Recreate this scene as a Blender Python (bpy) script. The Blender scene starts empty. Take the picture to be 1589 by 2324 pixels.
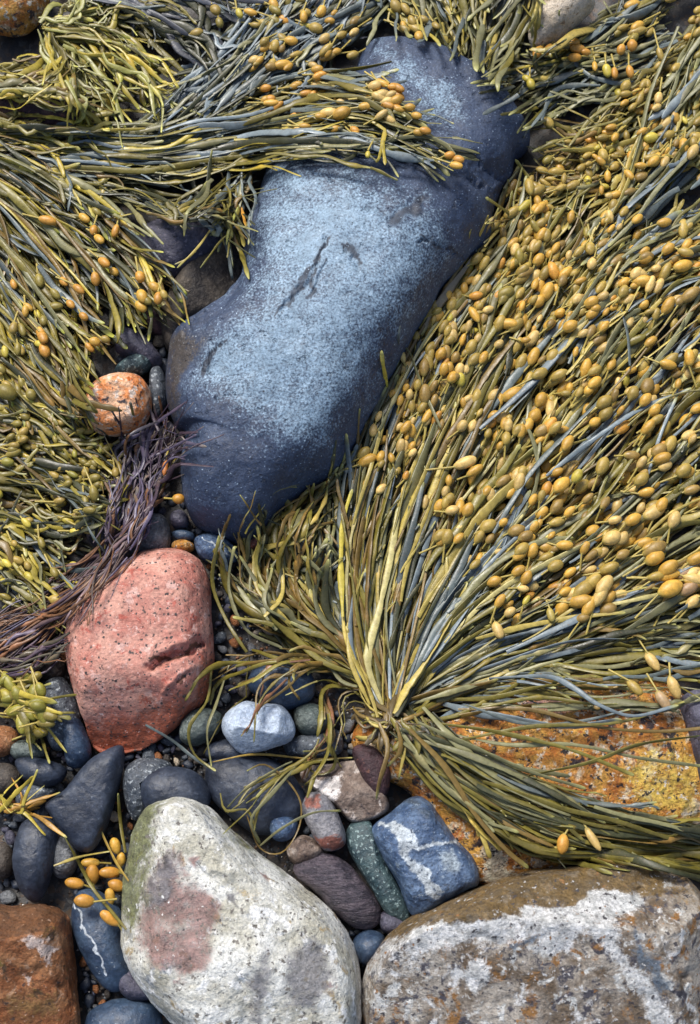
import bpy, math, random
import numpy as np
from mathutils import Vector, Matrix
from mathutils.bvhtree import BVHTree

SC = bpy.context.scene
COL = SC.collection
R = math.radians

# ------------------------------------------------------------------ camera
IW, IH = 1589.0, 2324.0            # the photograph as it was measured
FW = 0.90                          # metres across the frame at the look-at point
FH = FW * IH / IW
DIST, TILT = 1.70, R(14)
CEN = np.array([0.0, 0.0, 0.03])
FWD = np.array([0, math.sin(TILT), -math.cos(TILT)])
UPV = np.array([0, math.cos(TILT), math.sin(TILT)])
RGT = np.array([1.0, 0, 0])
CAMP = CEN - FWD * DIST
cd = bpy.data.cameras.new('camera')
cam = bpy.data.objects.new('camera', cd)
COL.objects.link(cam)
cam.location = CAMP
cam.rotation_euler = (TILT, 0, 0)
cd.sensor_fit = 'HORIZONTAL'
cd.sensor_width = 36
cd.lens = 36 * DIST / FW
cd.clip_start, cd.clip_end = 0.05, 200
cd.dof.use_dof = True
cd.dof.focus_distance = DIST - 0.05
cd.dof.aperture_fstop = 9
SC.camera = cam

# ------------------------------------------------------------------ light
SUN_EL, SUN_ROT = 50, -28          # degrees; rotation clockwise from +Y
w = bpy.data.worlds.new('World')
SC.world = w
w.use_nodes = True
nt = w.node_tree
bg = nt.nodes['Background']
sky = nt.nodes.new('ShaderNodeTexSky')
sky.sky_type = 'NISHITA'
sky.sun_disc = False
sky.sun_elevation = R(SUN_EL)
sky.sun_rotation = R(SUN_ROT)
sky.air_density, sky.dust_density, sky.ozone_density = 1.0, 2.5, 1.0
nt.links.new(sky.outputs[0], bg.inputs[0])
bg.inputs[1].default_value = 0.085
sl = bpy.data.lights.new('sun', 'SUN')
sl.energy = 2.4
sl.angle = R(20)
sl.color = (1.0, 0.965, 0.91)
so = bpy.data.objects.new('sun', sl)
COL.objects.link(so)
az = R(SUN_ROT)
sd = Vector((math.sin(az) * math.cos(R(SUN_EL)), math.cos(az) * math.cos(R(SUN_EL)), math.sin(R(SUN_EL))))
so.rotation_euler = sd.to_track_quat('Z', 'Y').to_euler()
so.location = sd * 3
SC.view_settings.view_transform = 'Standard'
SC.view_settings.look = 'None'
SC.view_settings.exposure = 0.9
SC.view_settings.gamma = 1
SC.render.engine = 'CYCLES'
SC.cycles.use_denoising = True
SC.cycles.max_bounces = 6

# ------------------------------------------------------------------ maths helpers
def P(px, py, z):
    """ground position whose height is z along the sight line of a point measured in the photograph"""
    px, py = np.asarray(px, float), np.asarray(py, float)
    a = (px / IW - .5) * FW / DIST
    b = -(py / IH - .5) * FH / DIST
    d = a[..., None] * RGT + b[..., None] * UPV + FWD
    s = (np.asarray(z) - CAMP[2]) / d[..., 2]
    return CAMP + d * s[..., None]

def proj(v):
    r = v - CAMP
    dz = r @ FWD
    return (r @ RGT / dz * DIST / FW + .5) * IW, (.5 - r @ UPV / dz * DIST / FH) * IH

PX = FW / IW                        # metres per measured pixel

def _h(ix, iy, iz, seed):
    h = (ix.astype(np.uint32) * np.uint32(374761393) + iy.astype(np.uint32) * np.uint32(668265263)
         + iz.astype(np.uint32) * np.uint32(2147483647) + np.uint32(seed * 974711 % 2**32))
    h = (h ^ (h >> np.uint32(13))) * np.uint32(1274126177)
    h = (h ^ (h >> np.uint32(15))) * np.uint32(2246822519)
    return ((h ^ (h >> np.uint32(16))) & np.uint32(0xffffff)).astype(float) / 0xffffff

def noise3(p, scale, seed=0):
    q = p * scale
    i = np.floor(q).astype(np.int64)
    f = q - i
    f = f * f * f * (f * (f * 6 - 15) + 10)
    i = i + 100000
    out = 0
    for dx in (0, 1):
        for dy in (0, 1):
            for dz in (0, 1):
                wt = (f[:, 0] if dx else 1 - f[:, 0]) * (f[:, 1] if dy else 1 - f[:, 1]) * (f[:, 2] if dz else 1 - f[:, 2])
                out = out + wt * _h(i[:, 0] + dx, i[:, 1] + dy, i[:, 2] + dz, seed)
    return out * 2 - 1

def fbm(p, scale, seed=0, oct=4):
    a, o = 1.0, 0
    for k in range(oct):
        o = o + a * noise3(p, scale * 2.03**k, seed + k * 17)
        a *= .5
    return o

def sdpoly(x, y, poly):
    """signed distance to a polygon, negative inside"""
    poly = np.asarray(poly, float)
    a, b = poly, np.roll(poly, -1, 0)
    d = np.full(x.shape, 1e18)
    ins = np.zeros(x.shape, bool)
    for (ax, ay), (bx, by) in zip(a, b):
        ex, ey = bx - ax, by - ay
        t = np.clip(((x - ax) * ex + (y - ay) * ey) / (ex * ex + ey * ey + 1e-9), 0, 1)
        d = np.minimum(d, (x - ax - t * ex)**2 + (y - ay - t * ey)**2)
        c = ((ay > y) != (by > y)) & (x < (bx - ax) * (y - ay) / (by - ay + 1e-12) + ax)
        ins ^= c
    d = np.sqrt(d)
    return np.where(ins, -d, d)

def dline(x, y, line):
    d = np.full(x.shape, 1e18)
    for (ax, ay), (bx, by) in zip(line[:-1], line[1:]):
        ex, ey = bx - ax, by - ay
        t = np.clip(((x - ax) * ex + (y - ay) * ey) / (ex * ex + ey * ey + 1e-9), 0, 1)
        d = np.minimum(d, (x - ax - t * ex)**2 + (y - ay - t * ey)**2)
    return np.sqrt(d)

def sstep(a, b, x):
    t = np.clip((x - a) / (b - a), 0, 1)
    return t * t * (3 - 2 * t)

def cat_open(pts, n):
    """smooth open curve through pts, n samples evenly spaced"""
    p = np.asarray(pts, float)
    q = np.vstack([2 * p[0] - p[1], p, 2 * p[-1] - p[-2]])
    o = []
    for i in range(1, len(q) - 2):
        t = np.linspace(0, 1, 14, endpoint=False)[:, None]
        p0, p1, p2, p3 = q[i - 1], q[i], q[i + 1], q[i + 2]
        o.append(.5 * (2 * p1 + (p2 - p0) * t + (2 * p0 - 5 * p1 + 4 * p2 - p3) * t**2 + (3 * p1 - p0 - 3 * p2 + p3) * t**3))
    o.append(p[-1:])
    return resample(np.vstack(o), n)

def resample(c, n):
    s = np.concatenate([[0], np.cumsum(np.linalg.norm(np.diff(c, axis=0), axis=1))])
    t = np.linspace(0, s[-1], n)
    return np.stack([np.interp(t, s, c[:, k]) for k in range(c.shape[1])], 1)

def cat_closed(pts, n):
    p = np.asarray(pts, float)
    o = []
    m = len(p)
    for i in range(m):
        t = np.linspace(0, 1, 10, endpoint=False)[:, None]
        p0, p1, p2, p3 = p[i - 1], p[i], p[(i + 1) % m], p[(i + 2) % m]
        o.append(.5 * (2 * p1 + (p2 - p0) * t + (2 * p0 - 5 * p1 + 4 * p2 - p3) * t**2 + (3 * p1 - p0 - 3 * p2 + p3) * t**3))
    c = np.vstack(o + [o[0][:1]])
    return resample(c, n + 1)[:-1]

# ------------------------------------------------------------------ mesh and object helpers
def mesh_obj(name, V, F, mat, parent=None, loc=(0, 0, 0), cols=None, extra=None, smooth=True):
    """one mesh object; V in world space, stored relative to loc (+ the parent's place)"""
    loc = np.asarray(loc, float)
    me = bpy.data.meshes.new(name)
    V = np.asarray(V, float) - loc
    F = np.asarray(F)
    k = F.shape[1]
    me.vertices.add(len(V))
    me.vertices.foreach_set('co', V.astype(np.float32).ravel())
    me.loops.add(F.size)
    me.loops.foreach_set('vertex_index', F.astype(np.int32).ravel())
    me.polygons.add(len(F))
    me.polygons.foreach_set('loop_start', np.arange(0, F.size, k, dtype=np.int32))
    me.polygons.foreach_set('loop_total', np.full(len(F), k, np.int32))
    me.update(calc_edges=True)
    me.polygons.foreach_set('use_smooth', np.full(len(F), smooth))
    for nm, c in (('Col', cols), ('Mask', extra)):
        if c is not None:
            a = me.color_attributes.new(nm, 'FLOAT_COLOR', 'POINT')
            c4 = np.ones((len(V), 4), np.float32)
            c4[:, :c.shape[1]] = c
            a.data.foreach_set('color', c4.ravel())
    me.materials.append(mat)
    o = bpy.data.objects.new(name, me)
    COL.objects.link(o)
    if parent is not None:
        o.parent = parent
        o.location = loc - np.asarray(parent['_at'])
    else:
        o.location = loc
    return o

def tag(o, label=None, cat=None, group=None, kind=None):
    if label: o['label'] = label
    if cat: o['category'] = cat
    if group: o['group'] = group
    if kind: o['kind'] = kind
    return o

# ------------------------------------------------------------------ materials
class N:
    """small node-building helper"""
    def __init__(s, name):
        s.m = bpy.data.materials.new(name)
        s.m.use_nodes = True
        s.t = s.m.node_tree
        s.b = s.t.nodes['Principled BSDF']
        s.co = s.t.nodes.new('ShaderNodeTexCoord').outputs['Object']
    def set(s, sock, v):
        if hasattr(v, 'is_linked') or isinstance(v, bpy.types.NodeSocket):
            s.t.links.new(v, sock)
        else:
            sock.default_value = tuple(v) + (1,) if isinstance(v, (tuple, list)) and len(v) == 3 and sock.type == 'RGBA' else v
    def noise(s, scale, detail=4, rough=.55, dist=0, co=None):
        n = s.t.nodes.new('ShaderNodeTexNoise')
        n.inputs['Scale'].default_value = scale
        n.inputs['Detail'].default_value = detail
        n.inputs['Roughness'].default_value = rough
        n.inputs['Distortion'].default_value = dist
        s.t.links.new(co or s.co, n.inputs['Vector'])
        return n.outputs['Fac']
    def voro(s, scale, feat='F1', out='Distance', co=None):
        n = s.t.nodes.new('ShaderNodeTexVoronoi')
        n.feature = feat
        n.inputs['Scale'].default_value = scale
        s.t.links.new(co or s.co, n.inputs['Vector'])
        return n.outputs[out]
    def mapr(s, v, a, b, c=0., d=1., smooth=True):
        n = s.t.nodes.new('ShaderNodeMapRange')
        n.interpolation_type = 'SMOOTHSTEP' if smooth else 'LINEAR'
        s.t.links.new(v, n.inputs[0])
        for i, x in enumerate((a, b, c, d)): n.inputs[i + 1].default_value = x
        return n.outputs[0]
    def math(s, op, a, b=0.):
        n = s.t.nodes.new('ShaderNodeMath')
        n.operation = op
        s.set(n.inputs[0], a); s.set(n.inputs[1], b)
        return n.outputs[0]
    def mix(s, f, a, b, mode='MIX'):
        n = s.t.nodes.new('ShaderNodeMix')
        n.data_type = 'RGBA'
        n.blend_type = mode
        s.set(n.inputs[0], f); s.set(n.inputs[6], a); s.set(n.inputs[7], b)
        return n.outputs[2]
    def attr(s, name):
        n = s.t.nodes.new('ShaderNodeAttribute')
        n.attribute_name = name
        return n
    def sep(s, c):
        n = s.t.nodes.new('ShaderNodeSeparateColor')
        s.t.links.new(c, n.inputs[0])
        return n.outputs
    def stretch(s, sx, sy, sz, rot=(0, 0, 0)):
        n = s.t.nodes.new('ShaderNodeMapping')
        n.inputs['Scale'].default_value = (sx, sy, sz)
        n.inputs['Rotation'].default_value = rot
        s.t.links.new(s.co, n.inputs[0])
        return n.outputs[0]
    def bump(s, h, strength, dist, prev=None):
        n = s.t.nodes.new('ShaderNodeBump')
        n.inputs['Strength'].default_value = strength
        n.inputs['Distance'].default_value = dist
        s.t.links.new(h, n.inputs['Height'])
        if prev: s.t.links.new(prev, n.inputs['Normal'])
        return n.outputs[0]
    def done(s, color, rough, normal=None, spec=.5):
        s.set(s.b.inputs['Base Color'], color)
        s.set(s.b.inputs['Roughness'], rough)
        s.b.inputs['Specular IOR Level'].default_value = spec
        if normal: s.t.links.new(normal, s.b.inputs['Normal'])
        return s.m

def rockmat(name, c1, c2, s1=22, contrast=(.38, .62), specks=(), masks=(), grain=.35, rough=.6, bump=.5, bumpd=.0012,
            stretch=None, tc=(.62, 1.3), r2a=.55, fine=260, rag=.5, spec=.5, pit=0, dots=(), under=(), film=None):
    """mottled stone: two mixed colours, ragged patches by mask channel, speckles [(colour, scale, threshold)] over all"""
    n = N(name)
    co = n.stretch(*stretch) if stretch else n.co
    col = n.mix(n.mapr(n.noise(s1, 9, .62, .3, co=co), *contrast), c1, c2)
    for c, sc, th in under:
        col = n.mix(n.mapr(n.noise(sc, 6, .65, .4, co=co), th, th + .08), col, c)
    if masks:
        ch = n.sep(n.attr('Mask').outputs['Color'])
        r1 = n.mapr(n.noise(30, 9, .72, .5), .3, .7, -.5, .5, False)
        r2 = n.mapr(n.noise(fine, 3, .65), .3, .7, -.5, .5, False)
        ragn = n.math('ADD', n.math('MULTIPLY', r1, rag), n.math('MULTIPLY', r2, rag * r2a))
        for i, mk in enumerate(masks):
            c, lo, hi = mk[:3]
            v = n.math('ADD', ch[i], ragn)
            if c is not None:
                c = tuple(c)
                tone = n.mix(n.mapr(n.noise(70 + 13 * i, 7, .68), .33, .67), tuple(x * tc[0] for x in c), tuple(min(.82, x * tc[1]) for x in c))
                f = n.mapr(v, lo, hi)
                if len(mk) > 3: f = n.math('MULTIPLY', f, mk[3])
                col = n.mix(f, col, tone)
    for c, sc, th in specks:
        col = n.mix(n.mapr(n.noise(sc, 4, .6, co=co), th, th + .06), col, c)
    for c, sc, th in dots:
        vo = n.math('ADD', n.voro(sc), n.math('MULTIPLY', n.mapr(n.noise(sc * 1.7, 3, .6), .3, .7, -.5, .5, False), th * 1.3))
        col = n.mix(n.mapr(vo, th, th * .6), col, c)
    g = n.noise(fine, 4, .75)
    col = n.mix(1.0, col, n.mapr(g, .3, .7, 1 - grain, 1 + grain, False), 'MULTIPLY')
    nm = n.bump(n.noise(s1 * 2.2, 9, .62, .2, co=co), bump, bumpd * 6)
    nm = n.bump(n.noise(150, 6, .65, co=co), min(1, bump * 1.1), bumpd * 2.2, nm)
    nm = n.bump(g, min(1, bump), bumpd * 1.0, nm)
    if pit:
        nm = n.bump(n.mapr(n.noise(95, 5, .6), .28, .40), pit, bumpd * 3, nm)
    rg = n.mapr(n.noise(s1 * 2, 6, .65), .3, .7, rough - .15, rough + .15)
    return n.done(col, rg, nm, spec)

# ------------------------------------------------------------------ stones
STONES = []      # (polygon, object name, label head)
DRAPE_V, DRAPE_F = [], []

def softmin(a, b, k):
    h = np.clip(.5 + .5 * (b - a) / k, 0, 1)
    return b + (a - b) * h - k * h * (1 - h)

def stone(name, label, poly, mat, z0=.015, H=.03, p=2.4, q=2.0, spine=None, n=110, nr=26, planes=(), lines=(), bumps=(),
          lump=.08, rough=.010, seed=0, masks=None, drape=True, cat='stone', group=None, depth=None, hvar=None, k=.008):
    """closed rounded stone grown from its outline: rings from a spine to the rim and back under to its buried belly"""
    out = cat_closed(poly, n)
    O = P(out[:, 0], out[:, 1], np.full(n, z0))[:, :2]
    if spine is None:
        S = np.repeat(O.mean(0)[None], n, 0)
        hs = np.ones(n)
    else:
        sp = cat_open(spine, 500)
        sw = P(sp[:, 0], sp[:, 1], np.full(500, z0))[:, :2]
        idx = np.argmin(((O[:, None] - sw[None])**2).sum(2), 1)
        S = sw[idx]
        ker = np.exp(-np.linspace(-2, 2, max(5, n // 10))**2); ker /= ker.sum()
        pad = len(ker)
        S = np.stack([np.convolve(np.concatenate([S[-pad:, c], S[:, c], S[:pad, c]]), ker, 'same')[pad:-pad] for c in (0, 1)], 1)
        idx = np.argmin(((S[:, None] - sw[None])**2).sum(2), 1)
        S = sw[idx]
        hs = np.ones(n)
        if hvar:
            hs = np.interp(idx / 499., np.linspace(0, 1, len(hvar)), hvar)
    rad = math.sqrt(abs(np.sum(O[:, 0] * np.roll(O[:, 1], -1) - np.roll(O[:, 0], -1) * O[:, 1])) / 2 / math.pi)
    if depth is None: depth = max(.012, min(.35 * rad, .05))
    phi = np.concatenate([np.linspace(0, math.pi / 2, nr), np.linspace(math.pi / 2, R(155), 7)[1:]])
    V = []
    for f in phi:
        t = math.sin(f)
        top = f <= math.pi / 2 + 1e-6
        z = z0 + (H * max(0, 1 - t**p)**(1 / q) if top else -depth * (1 - t * t)**.5 * 1.1)
        V.append(np.column_stack([S + (O - S) * t, z0 + (z - z0) * (hs if top else 1) + np.zeros(n)]))
    V = np.vstack(V)
    F = []
    ar = np.arange(n)
    nx = (ar + 1) % n
    for r in range(len(phi) - 1):
        a, b = r * n, (r + 1) * n
        F.append(np.column_stack([a + ar, b + ar, b + nx, a + nx]))
    F = np.vstack(F)
    px, py = proj(V)
    # facets
    for (cx, cy, cz, gx, gy) in planes:           # height cz above z0 at the point, slope per metre to the right / up the picture
        c = P(cx, cy, z0)
        lim = z0 + cz + gx * (V[:, 0] - c[0]) + gy * (V[:, 1] - c[1])
        up = V[:, 2] > z0 - 1e-6
        V[:, 2] = np.where(up, np.maximum(softmin(V[:, 2], lim, k), z0 - depth * .8), V[:, 2])
    topw = sstep(z0 - .002, z0 + .3 * H + .001, V[:, 2])
    for ln, wd, dp in lines:                       # grooves (positive depth) or ribs (negative)
        jx = px + 9 * noise3(V, 60, 5) + 5 * noise3(V, 150, 6); jy = py + 9 * noise3(V, 60, 7) + 5 * noise3(V, 150, 8)
        V[:, 2] -= topw * dp * np.exp(-(dline(jx, jy, ln) / wd)**2)
    for bx, by, br, bh in bumps:
        V[:, 2] += topw * bh * np.exp(-((px - bx)**2 + (py - by)**2) / br**2)
    # irregular surface
    ctr = V.mean(0)
    nrm = V - np.column_stack([np.vstack([S] * len(phi)), np.full(len(V), z0)])
    ln = np.linalg.norm(nrm, axis=1, keepdims=True) + 1e-9
    ff = np.repeat(phi, n)[:, None]
    rad_ = np.vstack([O - S] * len(phi)); rad_ = rad_ / (np.linalg.norm(rad_, axis=1, keepdims=True) + 1e-9)
    nrm = np.column_stack([rad_ * np.sin(ff)**3, np.cos(ff) + .15])
    nrm /= np.linalg.norm(nrm, axis=1, keepdims=True)
    V = V + nrm * (fbm(V, .9 / rad, seed, 3)[:, None] * lump * rad * .5 * (.35 + .65 * topw[:, None]) + fbm(V, 7 / rad, seed + 50, 4)[:, None] * rough * rad)
    base = np.array([V[:, 0].mean(), V[:, 1].mean(), 0.0])
    px, py = proj(V)
    mk = None
    if masks: 
        mk = np.zeros((len(V), 3), np.float32)
        wx = px + 15 * fbm(V, 28, 61, 3) + 6 * fbm(V, 110, 62, 2); wy = py + 15 * fbm(V, 28, 63, 3) + 6 * fbm(V, 110, 64, 2)
        for i, fn in enumerate(masks): mk[:, i] = fn(wx, wy, V)
    o = mesh_obj(name, V, F, mat, None, base, None, mk)
    tag(o, label, cat, group)
    STONES.append((np.asarray(poly, float), name, label))
    if drape:
        off = sum(len(v) for v in DRAPE_V)
        DRAPE_V.append(V); DRAPE_F.append(F + off)
    return o

def pm(poly, soft):                                # a mask: 1 inside a traced patch, fading over soft pixels about its edge
    return lambda px, py, V: sstep(soft * 1.4, -soft * 1.4, sdpoly(px, py, poly))
def lm(line, wd):
    return lambda px, py, V: np.exp(-(dline(px, py, line) / wd)**2)
def many(*f):
    return lambda px, py, V: np.clip(sum(g(px, py, V) for g in f), 0, 1)
ground_z = lambda x, y: np.zeros_like(x)

# --- ground
def make_ground():
    n = 240
    g = np.concatenate([np.linspace(-30, -1.2, 14)[:-1], np.linspace(-1.2, 1.2, n), np.linspace(1.2, 30, 14)[1:]])
    X, Y = np.meshgrid(g, g)
    v = np.column_stack([X.ravel(), Y.ravel(), np.zeros(X.size)])
    v[:, 2] = .006 * fbm(v, 6, 1, 3) + .004 * fbm(v, 40, 2, 3) - .006
    m = len(g)
    i = np.arange(m * m).reshape(m, m)
    f = np.column_stack([i[:-1, :-1].ravel(), i[:-1, 1:].ravel(), i[1:, 1:].ravel(), i[1:, :-1].ravel()])
    k = N('wet_gravel')
    cell = k.voro(150, 'F1', 'Color')
    c = k.sep(cell)
    col = k.mix(c[0], (.012, .013, .016), (.035, .03, .027))
    col = k.mix(k.mapr(c[1], .72, .8), col, (.06, .035, .018))
    col = k.mix(k.mapr(c[2], .85, .9), col, (.08, .078, .075))
    d = k.voro(150, 'F1')
    col = k.mix(k.mapr(k.noise(9, 5), .4, .65), col, (.016, .012, .010))
    nm = k.bump(d, -.9, .006)
    nm = k.bump(k.noise(300, 4, .6), .5, .002, nm)
    mat = k.done(col, .5, nm)
    o = mesh_obj('ground', v, f, mat)
    o['kind'] = 'structure'
make_ground()

# --- stone materials
M_basalt = rockmat('blue_basalt', (.022, .036, .074), (.040, .060, .110), 14, specks=[((.33, .41, .49), 330, .655), ((.020, .024, .035), 210, .655)], tc=(.82, 1.14), r2a=1.2, fine=330,
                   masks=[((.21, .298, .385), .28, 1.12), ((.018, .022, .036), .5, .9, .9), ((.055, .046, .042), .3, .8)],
                   grain=.5, rough=.6, bump=.6, bumpd=.0010, rag=.62, pit=.75)
M_slate = rockmat('dark_slate', (.014, .019, .033), (.036, .047, .072), 20, specks=[((.10, .12, .15), 230, .66)], under=[((.06, .07, .095), 45, .60)], grain=.4, rough=.5, bump=.45, bumpd=.0008)
M_slate2 = rockmat('blue_slate', (.016, .030, .060), (.045, .075, .125), 20, specks=[((.17, .20, .24), 220, .65)], under=[((.085, .115, .16), 50, .60)], masks=[((.40, .44, .48), .45, .85)], grain=.4, rough=.45, bump=.5, bumpd=.0009, rag=.4)
M_speck = rockmat('speckled_slate', (.035, .045, .06), (.08, .092, .11), 26, specks=[((.28, .31, .33), 210, .57), ((.02, .025, .03), 190, .6)], grain=.45, rough=.5, bump=.6)
M_teal = rockmat('teal_speckled_stone', (.022, .045, .055), (.05, .085, .09), 26, specks=[((.22, .30, .30), 230, .57), ((.012, .02, .025), 190, .61)], grain=.45, rough=.45, bump=.6)
M_pink = rockmat('pink_granite', (.43, .16, .12), (.54, .28, .215), 22, under=[((.64, .38, .32), 62, .56), ((.40, .10, .07), 52, .58)], specks=[((.07, .05, .045), 165, .598), ((.70, .50, .45), 210, .64)], dots=[((.05, .04, .038), 120, .20)],
                 masks=[((.30, .07, .03), .28, .85, .92), ((.10, .035, .02), .35, .75)], grain=.36, rough=.65, bump=.65, bumpd=.0011, rag=.5, pit=.3)
M_white = rockmat('white_quartz_rock', (.44, .42, .34), (.72, .72, .68), 16, under=[((.30, .32, .34), 24, .585), ((.80, .80, .78), 50, .55), ((.42, .33, .19), 30, .59), ((.30, .22, .21), 28, .63)], specks=[((.17, .155, .135), 105, .60), ((.09, .08, .075), 180, .63), ((.78, .78, .76), 150, .65)],
                  masks=[((.23, .125, .11), .22, 1.1, .9), ((.13, .14, .05), .25, .85, .92), ((.165, .16, .17), .36, .95, .88)], grain=.4, rough=.72, bump=.85, bumpd=.0018, rag=.75, pit=.6)
M_mixed = rockmat('banded_granite', (.13, .09, .055), (.40, .36, .31), 24, under=[((.60, .60, .58), 40, .545), ((.065, .06, .075), 46, .535), ((.27, .13, .035), 34, .565), ((.70, .70, .70), 30, .59)], specks=[((.05, .045, .05), 130, .60), ((.56, .55, .54), 150, .62), ((.28, .14, .05), 110, .64)],
                  masks=[((.15, .092, .026), .3, .8, .88), ((.66, .68, .68), .36, .95, .9), ((.10, .14, .19), .4, .85, .85)], grain=.45, rough=.6, bump=.9, bumpd=.002, rag=.8, pit=.4)
M_rust = rockmat('rusty_granite', (.46, .15, .022), (.70, .37, .07), 34, under=[((.76, .60, .40), 38, .53), ((.045, .028, .03), 48, .545), ((.52, .15, .025), 36, .57)], specks=[((.72, .64, .52), 110, .575), ((.03, .022, .02), 120, .58), ((.52, .22, .03), 150, .62)],
                 masks=[((.46, .26, .25), .4, .9, .65), ((.74, .50, .09), .4, 1., .6), ((.68, .60, .46), .4, .8, .85)], grain=.5, rough=.5, bump=.9, bumpd=.002, rag=.9, pit=.4)
M_redrock = rockmat('red_brown_rock', (.22, .07, .018), (.44, .20, .08), 22, under=[((.52, .30, .18), 44, .56), ((.08, .04, .015), 38, .57), ((.24, .15, .03), 34, .60)], specks=[((.06, .03, .02), 130, .62), ((.50, .32, .22), 140, .64)],
                    masks=[((.68, .52, .46), .45, .85, .9), ((.12, .05, .018), .35, .8, .85), ((.17, .11, .03), .4, .9, .6)], grain=.45, rough=.55, bump=.9, bumpd=.002, rag=.75, pit=.4)
M_orange = rockmat('orange_granite', (.74, .25, .07), (.72, .43, .26), 45, (.42, .58), specks=[((.70, .56, .46), 110, .56), ((.06, .045, .05), 75, .585), ((.72, .17, .03), 80, .61), ((.04, .03, .03), 140, .62)], grain=.45, rough=.55, bump=.8, pit=.5)
M_bluewhite = rockmat('pale_blue_stone', (.28, .345, .45), (.46, .53, .62), 26, specks=[((.66, .70, .76), 190, .60), ((.16, .2, .27), 190, .63)], grain=.4, rough=.5, bump=.65)
M_block = rockmat('blue_veined_block', (.04, .075, .15), (.11, .17, .275), 34, under=[((.22, .28, .35), 50, .6)], specks=[((.04, .06, .10), 170, .60), ((.27, .33, .4), 190, .63)],
                  masks=[((.50, .55, .58), .4, .95, .85), ((.34, .40, .44), .4, 1.0, .8), ((.05, .07, .10), .4, .9)], grain=.45, rough=.45, bump=.7, rag=.75)
M_purple = rockmat('purple_banded_stone', (.045, .038, .052), (.125, .10, .12), 34, specks=[((.22, .2, .22), 150, .64), ((.02, .02, .025), 120, .63)], grain=.4, rough=.42, bump=.8, stretch=(1, 4, 1, (0, 0, .6)))
M_brown = rockmat('brown_stone', (.036, .030, .027), (.085, .068, .052), 30, specks=[((.14, .12, .1), 200, .62)], grain=.45, rough=.6, bump=.7)
M_tan = rockmat('tan_stone', (.42, .34, .24), (.56, .48, .38), 40, specks=[((.18, .12, .07), 130, .60)], grain=.4, rough=.7, bump=.8)
M_brownwhite = rockmat('brown_and_white_stone', (.13, .09, .07), (.28, .22, .18), 36, under=[((.46, .40, .36), 45, .57)], specks=[((.06, .045, .045), 120, .6)], masks=[((.58, .54, .52), .4, .85)], grain=.45, rough=.5, bump=.8, rag=.7)
M_pinkgrey = rockmat('pink_grey_stone', (.13, .13, .15), (.26, .25, .26), 40, specks=[((.4, .42, .42), 150, .6), ((.05, .045, .05), 150, .62)], masks=[((.24, .09, .065), .35, .9)], grain=.45, rough=.45, bump=.7, rag=.7)
M_grey = rockmat('grey_stone', (.105, .11, .12), (.21, .215, .22), 36, specks=[((.3, .31, .33), 180, .60), ((.05, .05, .06), 170, .61)], grain=.45, rough=.55, bump=.7)
M_green = rockmat('green_grey_stone', (.065, .085, .078), (.15, .175, .16), 36, specks=[((.25, .28, .26), 190, .62), ((.04, .05, .045), 150, .62)], grain=.45, rough=.5, bump=.7)
M_wine = rockmat('wine_rock', (.04, .018, .022), (.09, .04, .044), 30, specks=[((.16, .07, .05), 120, .60)], grain=.45, rough=.6, bump=.8)
M_violet = rockmat('violet_stone', (.040, .038, .062), (.088, .085, .12), 26, specks=[((.18, .16, .2), 170, .61), ((.02, .02, .03), 140, .62)], grain=.45, rough=.55, bump=.7)

# --- the great boulder
BOULDER = [(845,98),(925,100),(1003,126),(1070,168),(1126,212),(1168,262),(1200,312),(1192,345),(1168,365),(1160,402),(1132,440),(1112,500),(1108,548),
           (1072,582),(1034,622),(990,672),(955,732),(922,792),(884,862),(852,932),(817,1002),(792,1044),(762,1088),(705,1115),(652,1162),(612,1212),
           (562,1240),(500,1224),(440,1192),(416,1140),(414,1060),(424,990),(400,972),(377,900),(380,820),(392,765),(432,740),(502,698),(546,632),
           (553,560),(575,480),(600,400),(630,330),(700,280),(770,235),(800,180),(815,138)]
DRY_SHEEN = [(612,360),(700,340),(800,372),(850,415),(960,445),(990,500),(1005,560),(985,620),(940,690),(880,750),(840,830),(815,910),(770,985),
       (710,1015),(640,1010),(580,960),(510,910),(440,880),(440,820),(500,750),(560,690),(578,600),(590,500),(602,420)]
DRY_SHEEN2 = [(850,115),(940,140),(1020,200),(1050,262),(1010,285),(950,240),(900,180)]
def dry_sheen_mask(px, py, V):  # pale dry tone together with sky reflection painted into the boulder's colour
    a = sstep(95, -95, sdpoly(px, py, DRY_SHEEN)) * .95
    b = sstep(45, -40, sdpoly(px, py, DRY_SHEEN2)) * .85
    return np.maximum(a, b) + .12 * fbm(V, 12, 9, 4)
CRACKS = [[(742,538),(728,572),(716,615),(694,648),(655,690),(636,705)], [(745,600),(720,640),(706,672)], [(780,565),(800,580),(815,612)],
          [(505,780),(480,805),(468,845)], [(1012,345),(1065,352),(1112,378),(1148,412)], [(1060,398),(1100,418),(1130,442)], [(955,540),(1010,562),(1060,590)]]
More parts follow.
